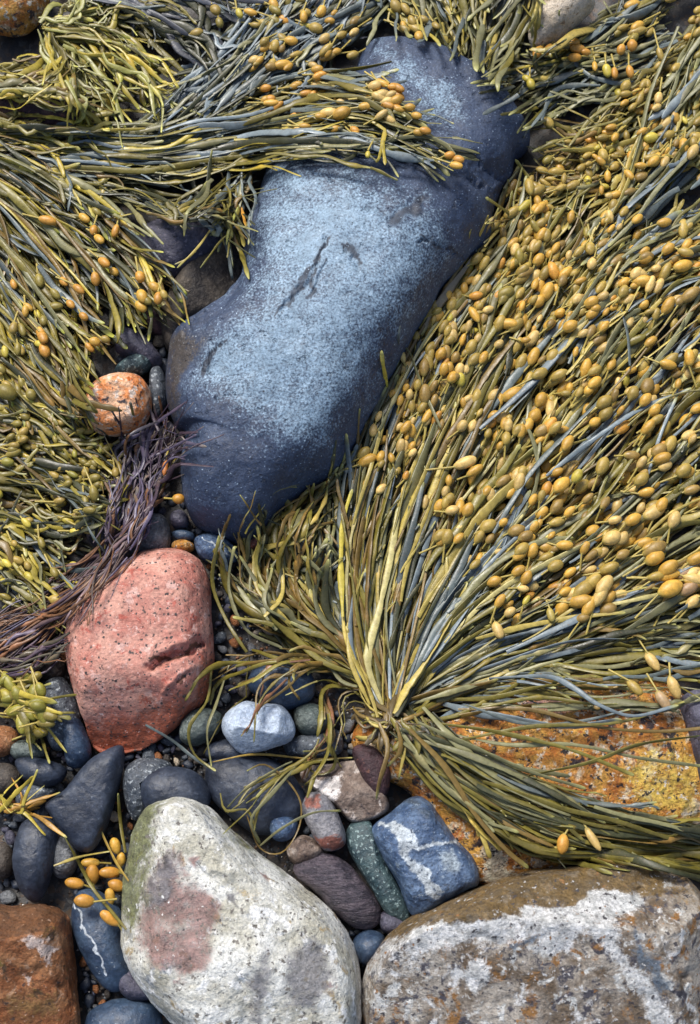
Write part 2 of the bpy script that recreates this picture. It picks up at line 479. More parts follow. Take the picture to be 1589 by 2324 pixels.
stone('boulder', 'huge blue-grey basalt boulder with a pale patch of dry tone and painted sky sheen, lying between the two seaweed beds', BOULDER, M_basalt, z0=.015, H=.125, p=3.2, q=1.9, hvar=[.52, .7, .95, 1, 1, .9],
      spine=[(1050,235),(1010,330),(900,500),(790,690),(680,860),(580,1050)], n=560, nr=190, lump=.06, rough=.006, seed=3,
      lines=[([(770,300),(900,330),(1010,372),(1090,395),(1175,372)], 30, .014)] + [(c, 3, .0032) for c in CRACKS]
            + [([(1012,345),(1065,352),(1112,378),(1148,412)], 5, .006), ([(1060,398),(1100,418),(1130,442)], 5, .005), ([(955,540),(1060,590)], 3, .003)] + [([(880,500),(915,482),(960,458)], 12, .003)] + [([(540,560),(548,640),(500,700),(430,745)], 10, .006)],
      bumps=[(900,190,90,.006), (800,570,40,-.0035), (760,700,90,.003), (700,480,70,-.003), (870,620,60,-.003), (620,820,80,.003), (560,1120,110,-.012), (830,590,25,-.003), (690,660,30,-.003), (480,830,28,-.004)],
      masks=[dry_sheen_mask, many(pm([(870,510),(893,478),(935,455),(980,444),(960,478),(905,508)], 10), *[lm(c, 5) for c in CRACKS],
                            lambda px, py, V: .62 * np.exp(-((px - 810) / 60)**2 - ((py - 580) / 40)**2), lambda px, py, V: .5 * np.exp(-((px - 690) / 50)**2 - ((py - 660) / 40)**2), lambda px, py, V: .5 * np.exp(-((px - 480) / 30)**2 - ((py - 830) / 40)**2)),
             pm([(380,770),(420,750),(470,770),(420,830),(390,960),(372,900)], 25)], cat='boulder', k=.01)
stone('ledge_stone', 'dark brown sloping stone tucked against the left flank of the huge boulder', [(552,545),(556,612),(505,700),(430,750),(385,800),(366,720),(398,640),(440,590),(495,548)],
      M_brown, z0=.012, H=.045, seed=5, planes=[(470,660,.03,-.5,.1)])
stone('stone', 'dusky violet-grey stone under the seaweed fringe above the dark brown sloping stone', [(325,525),(410,490),(490,495),(530,530),(480,600),(400,645),(360,635),(328,590)],
      M_violet, z0=.02, H=.05, seed=6, lump=.12)
stone('stone', 'small dark stone half buried under the weed tips left of the huge boulder', [(330,640),(372,640),(390,690),(375,760),(335,750),(312,700)], M_wine, z0=.005, H=.02, seed=7)

# --- the other large rocks
PINK = [(388,1243),(430,1254),(460,1280),(476,1322),(482,1400),(486,1470),(482,1530),(462,1590),(432,1622),(400,1652),(355,1684),(300,1706),(250,1714),(212,1700),
        (195,1640),(175,1580),(160,1520),(151,1450),(160,1400),(190,1358),(240,1308),(300,1264),(340,1247)]
stone('granite_cobble', 'large pink granite stone with fine dark flecks and a brown notch', PINK, M_pink, z0=.022, H=.085, p=2.8, q=1.7, n=320, nr=100, seed=11, lump=.06, rough=.007,
      planes=[(320,1420,.074,-.05,.06), (330,1545,.070,.08,.95), (200,1520,.06,.5,.1)], k=.012,
      lines=[([(345,1508),(390,1480),(430,1468),(452,1462)], 11, .017), ([(370,1560),(410,1530),(455,1500)], 8, -.004), ([(380,1470),(420,1450)], 10, -.003), ([(400,1545),(425,1525)], 6, .005)],
      masks=[lambda px, py, V: np.clip(sstep(1490, 1700, py + .25 * (px - 300)) * .9 + sstep(440, 482, px) * .6, 0, 1),  # darker toward the bottom and right side, shade painted into the colour
             many(lm([(352,1503),(390,1482),(430,1468),(450,1463)], 8), lm([(405,1545),(420,1530)], 5))], cat='stone')
WHITE = [(398,1808),(450,1814),(490,1843),(530,1883),(580,1928),(640,1972),(700,2016),(750,2058),(790,2108),(815,2168),(821,2230),(818,2290),(805,2350),(770,2420),(640,2460),
         (500,2430),(420,2345),(352,2275),(302,2212),(278,2150),(279,2090),(286,2000),(300,1930),(310,1882),(340,1832)]
stone('boulder', 'big whitish boulder with a maroon stain and a mossy green left side', WHITE, M_white, z0=.03, H=.13, p=2.5, q=1.8, spine=[(420,1920),(520,2120),(640,2280)],
      n=360, nr=110, seed=13, lump=.07, rough=.009, planes=[(345,2050,.070,1.3,-.15), (470,2080,.108,.12,-.12), (640,2080,.10,-.42,-.28), (560,2250,.105,-.1,.35)], k=.012,
      lines=[([(575,1955),(600,1985),(620,2010)], 16, .008), ([(480,1980),(520,1985)], 14, -.005), ([(440,1960),(470,1990)], 9, .005), ([(545,2240),(560,2300),(560,2340)], 14, .006)],
      bumps=[(430,2080,60,-.006), (640,2150,40,-.006), (690,2200,60,-.005)],
      masks=[many(pm([(310,2090),(335,2010),(345,1960),(385,1940),(400,1970),(430,2010),(470,2020),(500,2060),(500,2090),(480,2130),(475,2170),(450,2205),(410,2215),(385,2190),(350,2190),(320,2150)], 20), pm([(420,1958),(450,1950),(440,1985)],8), pm([(585,1980),(610,1990),(600,2010)],8)),
             lambda px, py, V: np.clip(sstep(362, 292, px + .25 * (py - 2000) * (py < 2000)) * sstep(2160, 2040, py) + .5 * sstep(40, 0, dline(px, py, WHITE[:6])), 0, 1),
             many(pm([(330,2040),(345,1965),(385,1935),(400,1985),(380,2040),(345,2060)], 22), pm([(560,2250),(590,2140),(620,2200),(590,2330),(560,2350)], 16), pm([(640,2140),(720,2130),(760,2200),(720,2300),(640,2290)], 30), pm([(520,2030),(545,2020),(540,2070)], 8))], cat='boulder')
BRB = [(822,2340),(819,2250),(830,2190),(860,2142),(920,2092),(1000,2050),(1100,2006),(1200,1976),(1300,1964),(1400,1950),(1480,1944),(1530,1964),(1589,2030),(1680,2110),(1720,2300),(1560,2460),(1100,2470),(860,2440)]
stone('boulder', 'large banded granite boulder with a rusty top face and white quartz ridge', BRB, M_mixed, z0=.035, H=.16, p=2.6, q=1.7,
      spine=[(1080,2200),(1400,2180)], n=400, nr=120, seed=17, lump=.05, rough=.010, k=.0025,
      planes=[(1200,2078,.104,-.03,-1.0), (1200,2078,.104,.10,.30), (1470,2060,.122,-.85,.22)],
      lines=[([(1470,2030),(1520,2110),(1589,2240)], 14, .008), ([(1230,2080),(1330,2060)], 18, .004), ([(1090,2140),(1150,2150)], 14, .005)],
      bumps=[(1120,2210,40,.004), (1300,2170,60,-.006)],
      masks=[lambda px, py, V: sstep(22, -22, py - np.interp(px, [820, 900, 1000, 1160, 1350, 1490, 1589], [2150, 2128, 2105, 2088, 2044, 2014, 2080])) * (1 - .4 * (px > 1500)),
             many(lm([(960,2125),(1050,2108),(1160,2100),(1250,2090),(1350,2060),(1440,2040)], 26), lambda px, py, V: .66 * (lambda d: sstep(150, 10, d) * sstep(-14, 6, d))(py - np.interp(px, [820, 900, 1000, 1160, 1350, 1490, 1589], [2170, 2128, 2105, 2088, 2044, 2014, 2080])) * sstep(1470, 1430, px), pm([(1050,2215),(1080,2190),(1120,2200),(1110,2250),(1080,2260)], 10),
                  lm([(1350,2080),(1400,2160),(1460,2240),(1520,2310)], 26), pm([(1200,2160),(1260,2130),(1300,2110),(1290,2150),(1230,2180)], 10)),
             many(pm([(1430,2150),(1450,2120),(1500,2180),(1540,2260),(1500,2260)], 16), pm([(1160,2160),(1200,2130),(1240,2125),(1190,2160)], 10))], cat='boulder')
stone('boulder', 'broad rusty orange slab of granite lying under the spread seaweed strands', [(1060,1600),(1200,1540),(1400,1530),(1540,1565),(1620,1640),(1680,1800),(1620,1880),(1450,1930),(1300,1960),(1190,1995),(1100,2010),(1040,1960),
       (980,1870),(930,1800),(850,1750),(800,1690),(820,1640),(900,1620),(980,1630)], M_rust, z0=.005, H=.05, p=3.2, q=1.6, spine=[(1000,1720),(1250,1720),(1480,1720)], n=260, nr=70, seed=19, lump=.06, rough=.010,
      masks=[pm([(1140,1560),(1250,1540),(1330,1580),(1280,1625),(1180,1625)], 30), pm([(1380,1740),(1500,1690),(1620,1740),(1600,1870),(1450,1830)], 40), pm([(1090,1920),(1110,1905),(1160,1960),(1190,1990),(1110,2000)], 15)], cat='rock slab')
stone('boulder', 'blocky red-brown boulder with a pink-white scar, in the bottom corner below the dark oval stone', [(-30,2062),(40,2055),(100,2050),(150,2072),(162,2100),(170,2160),(176,2240),(182,2330),(150,2420),(-60,2420),(-80,2200)], M_redrock, z0=.03, H=.10, p=4, q=1.6,
      n=240, nr=70, seed=23, lump=.05, rough=.014, k=.004, planes=[(60,2120,.072,.05,-1.2), (60,2120,.074,-.10,.42), (130,2160,.06,-1.3,.1), (30,2250,.066,.35,.2)],
      lines=[([(40,2120),(90,2100),(150,2080)], 9, -.004), ([(20,2230),(80,2210),(120,2250)], 14, .004)],
      masks=[many(pm([(40,2135),(70,2110),(120,2125),(115,2160),(70,2145)], 10), pm([(105,2150),(130,2140),(130,2190),(110,2200)], 10), pm([(40,2210),(70,2205),(60,2230)], 8)),
             lambda px, py, V: sstep(12, -12, py - np.interp(px, [0, 100, 160], [2135, 2105, 2082])), pm([(10,2250),(140,2250),(140,2320),(20,2320)], 40)], cat='boulder')
stone('boulder', 'rust-orange rock in the top corner behind the yellow-green seaweed tuft', [(-40,-60),(60,-60),(112,-20),(105,20),(88,52),(50,80),(0,78),(-40,70)], M_rust, z0=.02, H=.05, seed=25)
stone('stone', 'wine-dark rock glimpsed through the weed below the yellow-green tuft', [(-30,225),(60,185),(150,205),(215,255),(235,300),(160,305),(0,290)], M_wine, z0=.02, H=.03, seed=26)
stone('stone', 'pale tan stone wedged in the seaweed along the top edge', [(1238,2),(1300,-30),(1350,10),(1310,58),(1262,100),(1215,112),(1200,70)], M_tan, z0=.035, H=.045, seed=27)
stone('stone', 'dark violet stone at the edge of the rusty slab', [(1540,1592),(1600,1570),(1650,1640),(1640,1800),(1588,1800),(1562,1690)], M_violet, z0=.035, H=.05, seed=28)

# --- middling stones
def S(label, poly, mat, **k):
    k.setdefault('seed', int(sum(a + b for a, b in poly)) % 997)
    return stone('stone', label, poly, mat, **k)
S('steel-blue block with white veins, leaning on the teal speckled stone', [(928,1810),(968,1812),(1000,1850),(1035,1900),(1076,1950),(1087,2003),(1060,2020),(1000,2055),(952,2086),(928,2070),(903,2010),(870,1950),(842,1892),(852,1868),(885,1845)],
  M_block, z0=.03, H=.05, p=3.5, q=1.5, n=180, nr=50, rough=.006, planes=[(960,1930,.042,-.12,.10), (1010,2040,.028,-.2,.7), (870,1880,.034,.8,0)], k=.006,
  masks=[many(lm([(872,1878),(920,1920),(950,1975),(985,2030)], 12), lm([(910,1910),(985,1920),(1040,1905)], 9), lm([(950,1975),(1000,2010)], 8)), pm([(985,1950),(1030,1930),(1040,1975),(1000,1985)], 14), pm([(930,1815),(985,1830),(1000,1870),(930,1860)], 25)])
S('long teal stone with pale speckles, beside the steel-blue block', [(800,1866),(838,1862),(850,1895),(872,1955),(905,2015),(932,2082),(912,2097),(878,2075),(838,2010),(798,1945),(784,1900)], M_teal, z0=.022, H=.024)
S('purple-grey stone with fine streaks, between the whitish boulder and the teal stone', [(672,1958),(735,1934),(790,1960),(832,2010),(862,2055),(858,2100),(815,2110),(765,2078),(715,2025),(674,1990)], M_purple, z0=.02, H=.035, lump=.15)
S('short pillar-like stone with red ends and a grey middle', [(700,1803),(735,1799),(762,1836),(786,1900),(772,1926),(732,1927),(702,1880),(685,1835)], M_pinkgrey, z0=.03, H=.026, p=3,
  masks=[many(pm([(690,1800),(735,1795),(735,1820),(690,1850)], 8), pm([(715,1895),(790,1880),(785,1935),(725,1935)], 8))])
S('angular brown and white stone next to the short pillar-like stone', [(690,1742),(750,1732),(822,1728),(862,1780),(884,1832),(850,1858),(800,1866),(760,1832),(720,1798),(684,1768)], M_brownwhite, z0=.022, H=.035, p=3.5, q=1.5, lump=.14,
  planes=[(770,1780,.028,-.1,.3), (770,1820,.026,.1,-.5)], k=.004, masks=[pm([(700,1750),(770,1755),(790,1800),(760,1815),(720,1780)], 12)])
S('dark slate stone crossed by the thin curling strands', [(472,1735),(520,1712),(580,1714),(640,1735),(692,1800),(684,1850),(642,1888),(580,1892),(520,1852),(474,1800)], M_slate, z0=.018, H=.03, p=3)
S('smooth rounded charcoal stone above the whitish boulder', [(318,1775),(355,1745),(420,1743),(466,1772),(478,1820),(440,1856),(380,1856),(330,1840)], M_slate, z0=.028, H=.035)
S('crescent of frosted grey stone hugging the rounded charcoal stone', [(284,1750),(315,1722),(372,1724),(392,1745),(340,1760),(325,1800),(335,1850),(305,1862),(282,1810)], M_speck, z0=.018, H=.03)
S('triangular charcoal slate pointing up at the pink granite', [(104,1825),(150,1788),(200,1730),(250,1698),(279,1694),(281,1740),(266,1800),(246,1870),(216,1926),(182,1933),(150,1900),(113,1850)], M_slate, z0=.03, H=.03, p=3, n=150, planes=[(200,1800,.026,.05,.1)])
S('upright charcoal oval stone at the edge above the red-brown boulder', [(34,1920),(50,1870),(90,1851),(126,1870),(131,1920),(116,1990),(96,2040),(70,2047),(44,2010),(33,1960)], M_slate, z0=.03, H=.032)
S('light grey mottled stone between the charcoal oval and the triangular slate', [(124,1900),(160,1908),(178,1940),(165,1985),(130,1992),(112,1950)], M_grey, z0=.015, H=.025)
S('blue slate crossed by a thin white vein, beside the red-brown boulder', [(163,2065),(185,2015),(240,2030),(282,2080),(287,2150),(303,2222),(265,2252),(230,2232),(190,2172),(166,2112)], M_slate2, z0=.02, H=.035, n=140, nr=40,
  masks=[lm([(172,2060),(200,2120),(235,2180),(255,2210)], 4)])
S('small purple stone under the left side of the whitish boulder', [(265,2202),(300,2195),(337,2225),(355,2262),(310,2272),(274,2250)], M_violet, z0=.018, H=.03)
S('dark blue-grey stone cut by the bottom edge', [(196,2308),(245,2272),(310,2267),(358,2290),(366,2345),(300,2405),(205,2395)], M_slate2, z0=.02, H=.035, masks=[lambda px, py, V: px * 0])
S('flat charcoal stone above the triangular slate', [(36,1727),(80,1718),(147,1740),(142,1772),(100,1787),(58,1770)], M_slate, z0=.02, H=.02)
S('bluish splintered stone left of the triangular slate', [(50,1782),(95,1775),(130,1795),(98,1830),(50,1845),(36,1815)], M_speck, z0=.012, H=.02)
S('frosted slate-blue stone against the lower left of the pink granite', [(84,1592),(110,1546),(146,1540),(176,1592),(184,1650),(162,1692),(122,1702),(100,1650)], M_speck, z0=.016, H=.03)
S('long navy stone squeezed between the frosted slate-blue stone and the pink granite', [(140,1642),(166,1614),(196,1660),(207,1712),(186,1742),(155,1738),(144,1690)], M_slate2, z0=.022, H=.025, masks=[lambda px, py, V: px * 0])
S('round navy stone behind the pale blue angular stone', [(568,1532),(598,1502),(650,1494),(692,1512),(714,1552),(702,1592),(650,1612),(600,1592),(566,1564)], M_slate2, z0=.022, H=.04, masks=[lambda px, py, V: px * 0])
S('pale blue angular stone, brightest among the pebbles', [(512,1620),(556,1592),(592,1598),(612,1597),(645,1604),(669,1645),(662,1680),(622,1697),(572,1709),(540,1706),(505,1660)], M_bluewhite, z0=.04, H=.045, p=3.5, q=1.5, n=170, nr=50, k=.002, rough=.008,
  planes=[(570,1640,.040,-.12,-.22), (560,1672,.034,.15,1.3), (640,1640,.034,-1.5,-.1), (520,1640,.03,.9,-.2)], lines=[([(590,1604),(600,1622)], 6, .003)])
S('squarish grey-green stone right of the pale blue angular stone', [(667,1610),(700,1597),(737,1610),(747,1650),(720,1672),(680,1662)], M_green, z0=.02, H=.03)
S('dark blue-grey wedge below the squarish grey-green stone', [(646,1682),(700,1664),(762,1655),(778,1680),(770,1712),(700,1722),(652,1712)], M_speck, z0=.016, H=.022)
S('greenish grey stone at the lower right of the pink granite', [(424,1622),(460,1606),(502,1620),(498,1660),(450,1692),(414,1684),(408,1650)], M_green, z0=.018, H=.03)
S('dark stone under the left tip of the pale blue angular stone', [(474,1690),(520,1678),(562,1700),(556,1727),(500,1732),(466,1716)], M_slate, z0=.015, H=.02)
S('orange granite stone blotched with black, left of the huge boulder', [(200,905),(230,870),(280,853),(322,860),(343,900),(339,945),(312,977),(250,990),(208,972)], M_orange, z0=.034, H=.055, n=150, nr=44, lump=.16, planes=[(285,925,.046,.1,.3)])
S('teal-grey oval stone just above the orange blotched stone', [(260,842),(290,814),(338,804),(352,820),(332,846),(290,857)], M_teal, z0=.026, H=.02)
S('plum-grey stone above the teal-grey oval', [(262,795),(272,752),(315,754),(352,790),(369,820),(350,842),(300,818)], M_violet, z0=.018, H=.03)
S('thin upright slate sliver between the orange stone and the huge boulder', [(340,850),(360,831),(376,860),(379,912),(363,947),(345,930)], M_speck, z0=.02, H=.022)
S('small glossy black-blue pebble left of the orange blotched stone', [(165,965),(180,948),(196,960),(194,980),(175,985)], M_slate2, z0=.02, H=.012, n=60, nr=14, masks=[lambda px, py, V: px * 0])
S('blue-grey block above the pink granite', [(305,1182),(368,1168),(388,1212),(378,1252),(320,1268),(278,1272),(288,1215)], M_grey, z0=.012, H=.03, p=3.2)
S('small purple stone above the blue-grey block', [(390,1165),(410,1158),(428,1175),(425,1196),(400,1200),(386,1184)], M_violet, z0=.014, H=.016, n=70, nr=16)
S('small blue stone below the tip of the huge boulder', [(390,1210),(415,1203),(440,1212),(436,1226),(405,1230)], M_slate2, z0=.014, H=.014, n=70, nr=16, masks=[lambda px, py, V: px * 0])
S('small bright rust stone touching the top of the pink granite', [(392,1232),(420,1226),(440,1236),(438,1250),(410,1256),(392,1248)], M_rust, z0=.014, H=.016, n=70, nr=16, masks=[lambda px, py, V: px * 0])
S('glossy blue stone with white flecks under the tip of the huge boulder', [(443,1222),(490,1214),(530,1238),(542,1270),(500,1282),(455,1267)], M_block, z0=.014, H=.026, masks=[lm([(460,1230),(500,1250),(530,1265)], 3)])
S('small salmon stone under the lower tip of the huge boulder', [(566,1226),(590,1220),(602,1234),(590,1250),(568,1248)], M_pinkgrey, z0=.016, H=.018, n=70, nr=16, masks=[lambda px, py, V: px * 0 + 1])
S('white flecked stone veiled by olive strands below the huge boulder', [(635,1205),(680,1195),(715,1205),(710,1245),(665,1260),(640,1240)], M_white, z0=.012, H=.022, masks=[lambda px, py, V: px * 0])
S('grey mottled stone veiled by olive strands', [(700,1240),(750,1225),(765,1280),(730,1310),(690,1290)], M_grey, z0=.01, H=.022)
S('yellowish stone glimpsed through the curled strands', [(585,1375),(615,1360),(632,1395),(622,1440),(595,1430)], M_tan, z0=.008, H=.018)
S('navy stone hidden behind the upper left of the pink granite', [(165,1362),(200,1320),(245,1292),(262,1300),(215,1350),(170,1395)], M_slate, z0=.014, H=.02)
S('mauve mottled stone under the purple weed', [(196,1145),(258,1128),(296,1180),(255,1244),(202,1230)], M_purple, z0=.012, H=.025)
S('small blue stone between the whitish and the banded boulders', [(803,2132),(835,2110),(872,2124),(866,2165),(830,2192),(808,2168)], M_slate2, z0=.02, H=.03, masks=[lambda px, py, V: px * 0])
S('small violet stone in the gap below the teal speckled stone', [(862,2075),(895,2068),(925,2098),(905,2125),(868,2112)], M_violet, z0=.016, H=.022)
S('small blue-grey stone beside the short pillar-like stone', [(612,1862),(650,1850),(676,1870),(660,1905),(622,1905)], M_block, z0=.026, H=.024, masks=[lambda px, py, V: px * 0])
S('grey pink stone behind the streaked purple stone', [(650,1920),(690,1895),(735,1925),(720,1950),(668,1962)], M_brownwhite, z0=.018, H=.026, masks=[lambda px, py, V: px * 0])
S('brown stone at the edge beside the charcoal oval', [(-20,1925),(15,1915),(34,1950),(20,1990),(-20,1995)], M_brown, z0=.012, H=.02)
S('brown mottled stone at the edge above the charcoal oval', [(-15,1740),(25,1735),(50,1765),(30,1800),(-15,1805)], M_brown, z0=.012, H=.02)
S('muddy brown stone above the frosted slate-blue stone', [(60,1490),(110,1475),(145,1500),(140,1540),(90,1545),(60,1530)], M_brown, z0=.008, H=.018)
S('reddish brown stone at the edge below the yellow lobed weed', [(-20,1655),(25,1650),(45,1680),(20,1712),(-20,1715)], M_redrock, z0=.012, H=.02, masks=[lambda px, py, V: px * 0])
S('olive-grey stone left of the long navy stone', [(20,1690),(60,1680),(100,1695),(98,1720),(40,1725)], M_green, z0=.01, H=.018)
S('brown rock below the holdfast of the great seaweed fan', [(800,1700),(850,1690),(885,1730),(880,1800),(850,1810),(820,1760)], M_wine, z0=.03, H=.02)

# --- pebbles filling the gaps
PEB = [('charcoal', M_slate, 5), ('blue-grey', M_speck, 4), ('brown', M_brown, 4), ('plum', M_violet, 2), ('rust-coloured', M_redrock, 2), ('pale grey', M_grey, 2), ('tan', M_tan, 1)]
def pebbles():
    rng = random.Random(4)
    zones = [([(0,1690),(205,1690),(110,1820),(30,2055),(0,2060)], 34, 'left of the triangular slate'),
             ([(480,1260),(620,1250),(600,1400),(565,1500),(560,1600),(495,1600),(488,1400)], 44, 'right of the pink granite'),
             ([(420,1190),(650,1180),(650,1270),(480,1290)], 16, 'under the tip of the huge boulder'),
             ([(290,1690),(480,1650),(500,1735),(270,1750)], 26, 'below the pink granite'),
             ([(640,1890),(720,1880),(800,1990),(690,1960)], 8, 'beside the streaked purple stone'),
             ([(120,1880),(300,1840),(290,2080),(170,2060)], 22, 'left of the whitish boulder'),
             ([(180,2100),(200,2330),(300,2300),(230,2230)], 18, 'beside the veined blue slate'),
             ([(700,1590),(860,1640),(860,1740),(690,1730)], 22, 'below the great seaweed fan'),
             ([(230,1110),(420,1120),(420,1240),(180,1330)], 24, 'under the purple weed'),
             ([(60,1500),(150,1480),(150,1600),(60,1660)], 10, 'left of the pink granite'),
             ([(240,740),(390,740),(385,980),(340,990)], 14, 'beside the orange blotched stone'),
             ([(780,1990),(940,2080),(860,2190),(800,2150)], 8, 'between the whitish and banded boulders')]
    polys = [s[0] for s in STONES]
    shapes = {}
    placed = []
    for zp, cnt, where in zones:
        zp = np.array(zp, float)
        lo, hi = zp.min(0), zp.max(0)
        made = tries = 0
        while made < cnt and tries < 900:
            tries += 1
            x, y = rng.uniform(lo[0], hi[0]), rng.uniform(lo[1], hi[1])
            r = rng.choice([7, 8, 9, 10, 12, 14, 17])
            ax, ay = np.array([x]), np.array([y])
            if sdpoly(ax, ay, zp)[0] > 0: continue
            if any(abs(x - q[:, 0].mean()) < 700 and sdpoly(ax, ay, q)[0] < r * .35 for q in polys): continue
            if any((x - a)**2 + (y - b)**2 < (.85 * (r + c))**2 for a, b, c in placed): continue
            placed.append((x, y, r))
            made += 1
            cn, m, _ = rng.choices(PEB, [p_[2] for p_ in PEB])[0]
            el, ro = rng.uniform(.65, 1), rng.uniform(0, 6.28)
            k = 9
            poly = []
            for i in range(k):
                t = i / k * 2 * math.pi
                rr = r * rng.uniform(.85, 1.15)
                u, v = rr * math.cos(t) * 1.2, rr * math.sin(t) * el
                poly.append((x + u * math.cos(ro) - v * math.sin(ro), y + u * math.sin(ro) + v * math.cos(ro)))
            stone('pebble', 'small %s pebble in the gravel %s' % (cn, where), poly, m, z0=.004, H=r * PX * .6, n=24, nr=8, seed=rng.randint(0, 900), lump=.15,
                  cat='pebble', group='small %s pebbles %s' % (cn, where), masks=[lambda px, py, V: px * 0])
pebbles()
def grit():
    rng = np.random.default_rng(8)
    zone = [(0,1480),(150,1500),(250,1120),(300,1000),(300,740),(400,740),(420,1150),(650,1180),(640,1480),(880,1620),(900,1760),(700,2000),(940,2080),(830,2220),(300,2330),(0,2330)]
    x, y = rng.uniform(0, 940, 9000), rng.uniform(740, 2330, 9000)
    ok = sdpoly(x, y, zone) < 0
    for q, nm_, lb in STONES:
        if ok.any(): ok &= sdpoly(x, y, q) > -2
    x, y = x[ok], y[ok]
    n = len(x)
    r = (1.6 + 4.2 * rng.random(n)**2.2) * PX
    C = P(x, y, np.full(n, .001))
    ang = np.linspace(0, 2 * math.pi, 6, endpoint=False)
    tmpl = np.vstack([[0, 0, .7], *[[math.cos(a) * .75, math.sin(a) * .75, .5] for a in ang], *[[math.cos(a), math.sin(a), -.2] for a in ang]])
    V = tmpl[None] * (1 + .35 * (rng.random((n, 13, 3)) - .5))
    rot = rng.uniform(0, 6.28, n); c, s_ = np.cos(rot)[:, None], np.sin(rot)[:, None]
    el = rng.uniform(.6, 1, n)[:, None]
    X, Y = V[..., 0], V[..., 1] * el
    V = np.stack([X * c - Y * s_, X * s_ + Y * c, V[..., 2]], -1) * r[:, None, None] + C[:, None]
    F = []
    for k in range(6):
        F.append([1 + k, 7 + k, 7 + (k + 1) % 6, 1 + (k + 1) % 6])
    for k in range(0, 6, 2):
        F.append([0, 1 + k, 1 + (k + 1) % 6, 1 + (k + 2) % 6])
    F = (np.array(F)[None] + 13 * np.arange(n)[:, None, None]).reshape(-1, 4)
    pal = np.array([(.03,.035,.045), (.06,.065,.075), (.05,.035,.025), (.12,.07,.04), (.22,.2,.18), (.16,.07,.035), (.45,.42,.38), (.045,.05,.08)])
    cc = pal[rng.choice(8, n, p=[.25, .2, .18, .12, .08, .07, .03, .07])] * rng.uniform(.7, 1.3, (n, 1))
    k = N('grit_grains')
    mat = k.done(k.attr('Col').outputs['Color'], .45)
    o = mesh_obj('grit', V.reshape(-1, 3), F, mat, None, (0, 0, 0), np.repeat(cc, 13, 0))
    tag(o, 'fine mixed grit filling the gaps between the stones', 'grit', kind='stuff')
grit()

# ------------------------------------------------------------------ height of what the weed lies on
GX0, GY0, GS = -.75, -1.0, .004
GNX, GNY = 376, 530
def build_height():
    V = np.vstack(DRAPE_V); F = np.vstack(DRAPE_F)
    bvh = BVHTree.FromPolygons([tuple(v) for v in V], [tuple(f) for f in F.tolist()])
    Z = np.zeros((GNX, GNY))
    dn = Vector((0, 0, -1))
    for i in range(GNX):
        for j in range(GNY):
            h = bvh.ray_cast(Vector((GX0 + i * GS, GY0 + j * GS, 1)), dn)
            if h[0] is not None and h[0].z > 0: Z[i, j] = h[0].z
    return Z
HZ = build_height()
def zsurf(x, y):
    u = np.clip((x - GX0) / GS, 0, GNX - 1.01); v = np.clip((y - GY0) / GS, 0, GNY - 1.01)
    i, j = u.astype(int), v.astype(int)
    a, b = u - i, v - j
    return HZ[i, j] * (1 - a) * (1 - b) + HZ[i + 1, j] * a * (1 - b) + HZ[i, j + 1] * (1 - a) * b + HZ[i + 1, j + 1] * a * b

# ------------------------------------------------------------------ seaweed
def weedmat(name, rough, wart):
    n = N(name)
    a = n.attr('Col')
    col = a.outputs['Color']
    col = n.mix(1.0, col, n.mapr(n.noise(130, 4, .6), .3, .7, .72, 1.25, False), 'MULTIPLY')
    col = n.mix(n.mapr(n.noise(420, 2), .62, .72), col, n.mix(.5, col, (.20, .12, .05)))
    nm = n.bump(n.noise(260, 4, .6), .35, .0012)
    if wart:
        wv = n.sep(n.attr('Mask').outputs['Color'])[0]
        v = n.voro(430)
        nm2 = n.t.nodes.new('ShaderNodeBump')
        nm2.inputs['Distance'].default_value = .0014
        n.t.links.new(n.math('MULTIPLY', wv, -.9), nm2.inputs['Strength'])
        n.t.links.new(v, nm2.inputs['Height'])
        n.t.links.new(nm, nm2.inputs['Normal'])
        nm = nm2.outputs[0]
        col = n.mix(n.math('MULTIPLY', wv, n.mapr(v, .35, .1)), col, n.mix(1., col, (1.25, 1.2, 1.1), 'MULTIPLY'))
        n.b.inputs['Subsurface Weight'].default_value = .12
        n.b.inputs['Subsurface Radius'].default_value = (.004, .002, .0006)
        n.b.inputs['Subsurface Scale'].default_value = 1.0
    return n.done(col, n.mapr(n.noise(70, 3), .3, .7, rough - .08, rough + .12), nm, .5)
M_FROND = weedmat('rockweed_frond', .40, False)
M_POD = weedmat('rockweed_air_bladder', .46, True)

OLIVE = (.142, .118, .020); DKOL = (.036, .038, .015); BROL = (.155, .100, .024); KHAKI = (.38, .295, .070); PALE = (.44, .38, .15)
SLATE = (.100, .122, .118); BLUEG = (.15, .185, .20); YELG = (.34, .265, .034); YEL = (.52, .42, .06); GREYG = (.165, .158, .072)  # slate and blue-grey carry the wet sky sheen painted into the straps
OCHRE = (.50, .285, .042); OLOCH = (.34, .235, .048); ORNG = (.52, .25, .035); TANP = (.54, .37, .12); YELP = (.50, .40, .055); KNOB = (.22, .17, .030)
PURP = (.060, .038, .056); PURB = (.095, .078, .125); RUSTW = (.16, .075, .035)
TIPC = (.36, .345, .11)

NS = 8
ANG = np.linspace(0, 2 * math.pi, NS, endpoint=False)
class Buf:
    def __init__(s): s.V, s.F, s.C, s.M, s.n = [], [], [], [], 0
    def add(s, V, F, C, M=None):
        s.V.append(V); s.F.append(F + s.n); s.C.append(C); s.n += len(V)
        s.M.append(np.zeros((len(V), 1)) if M is None else M)
    def obj(s, name, mat, parent, loc=None):
        V = np.vstack(s.V)
        return mesh_obj(name, V, np.vstack(s.F), mat, parent, np.asarray(parent['_at']) if loc is None else loc, np.vstack(s.C), np.repeat(np.vstack(s.M), 3, 1))

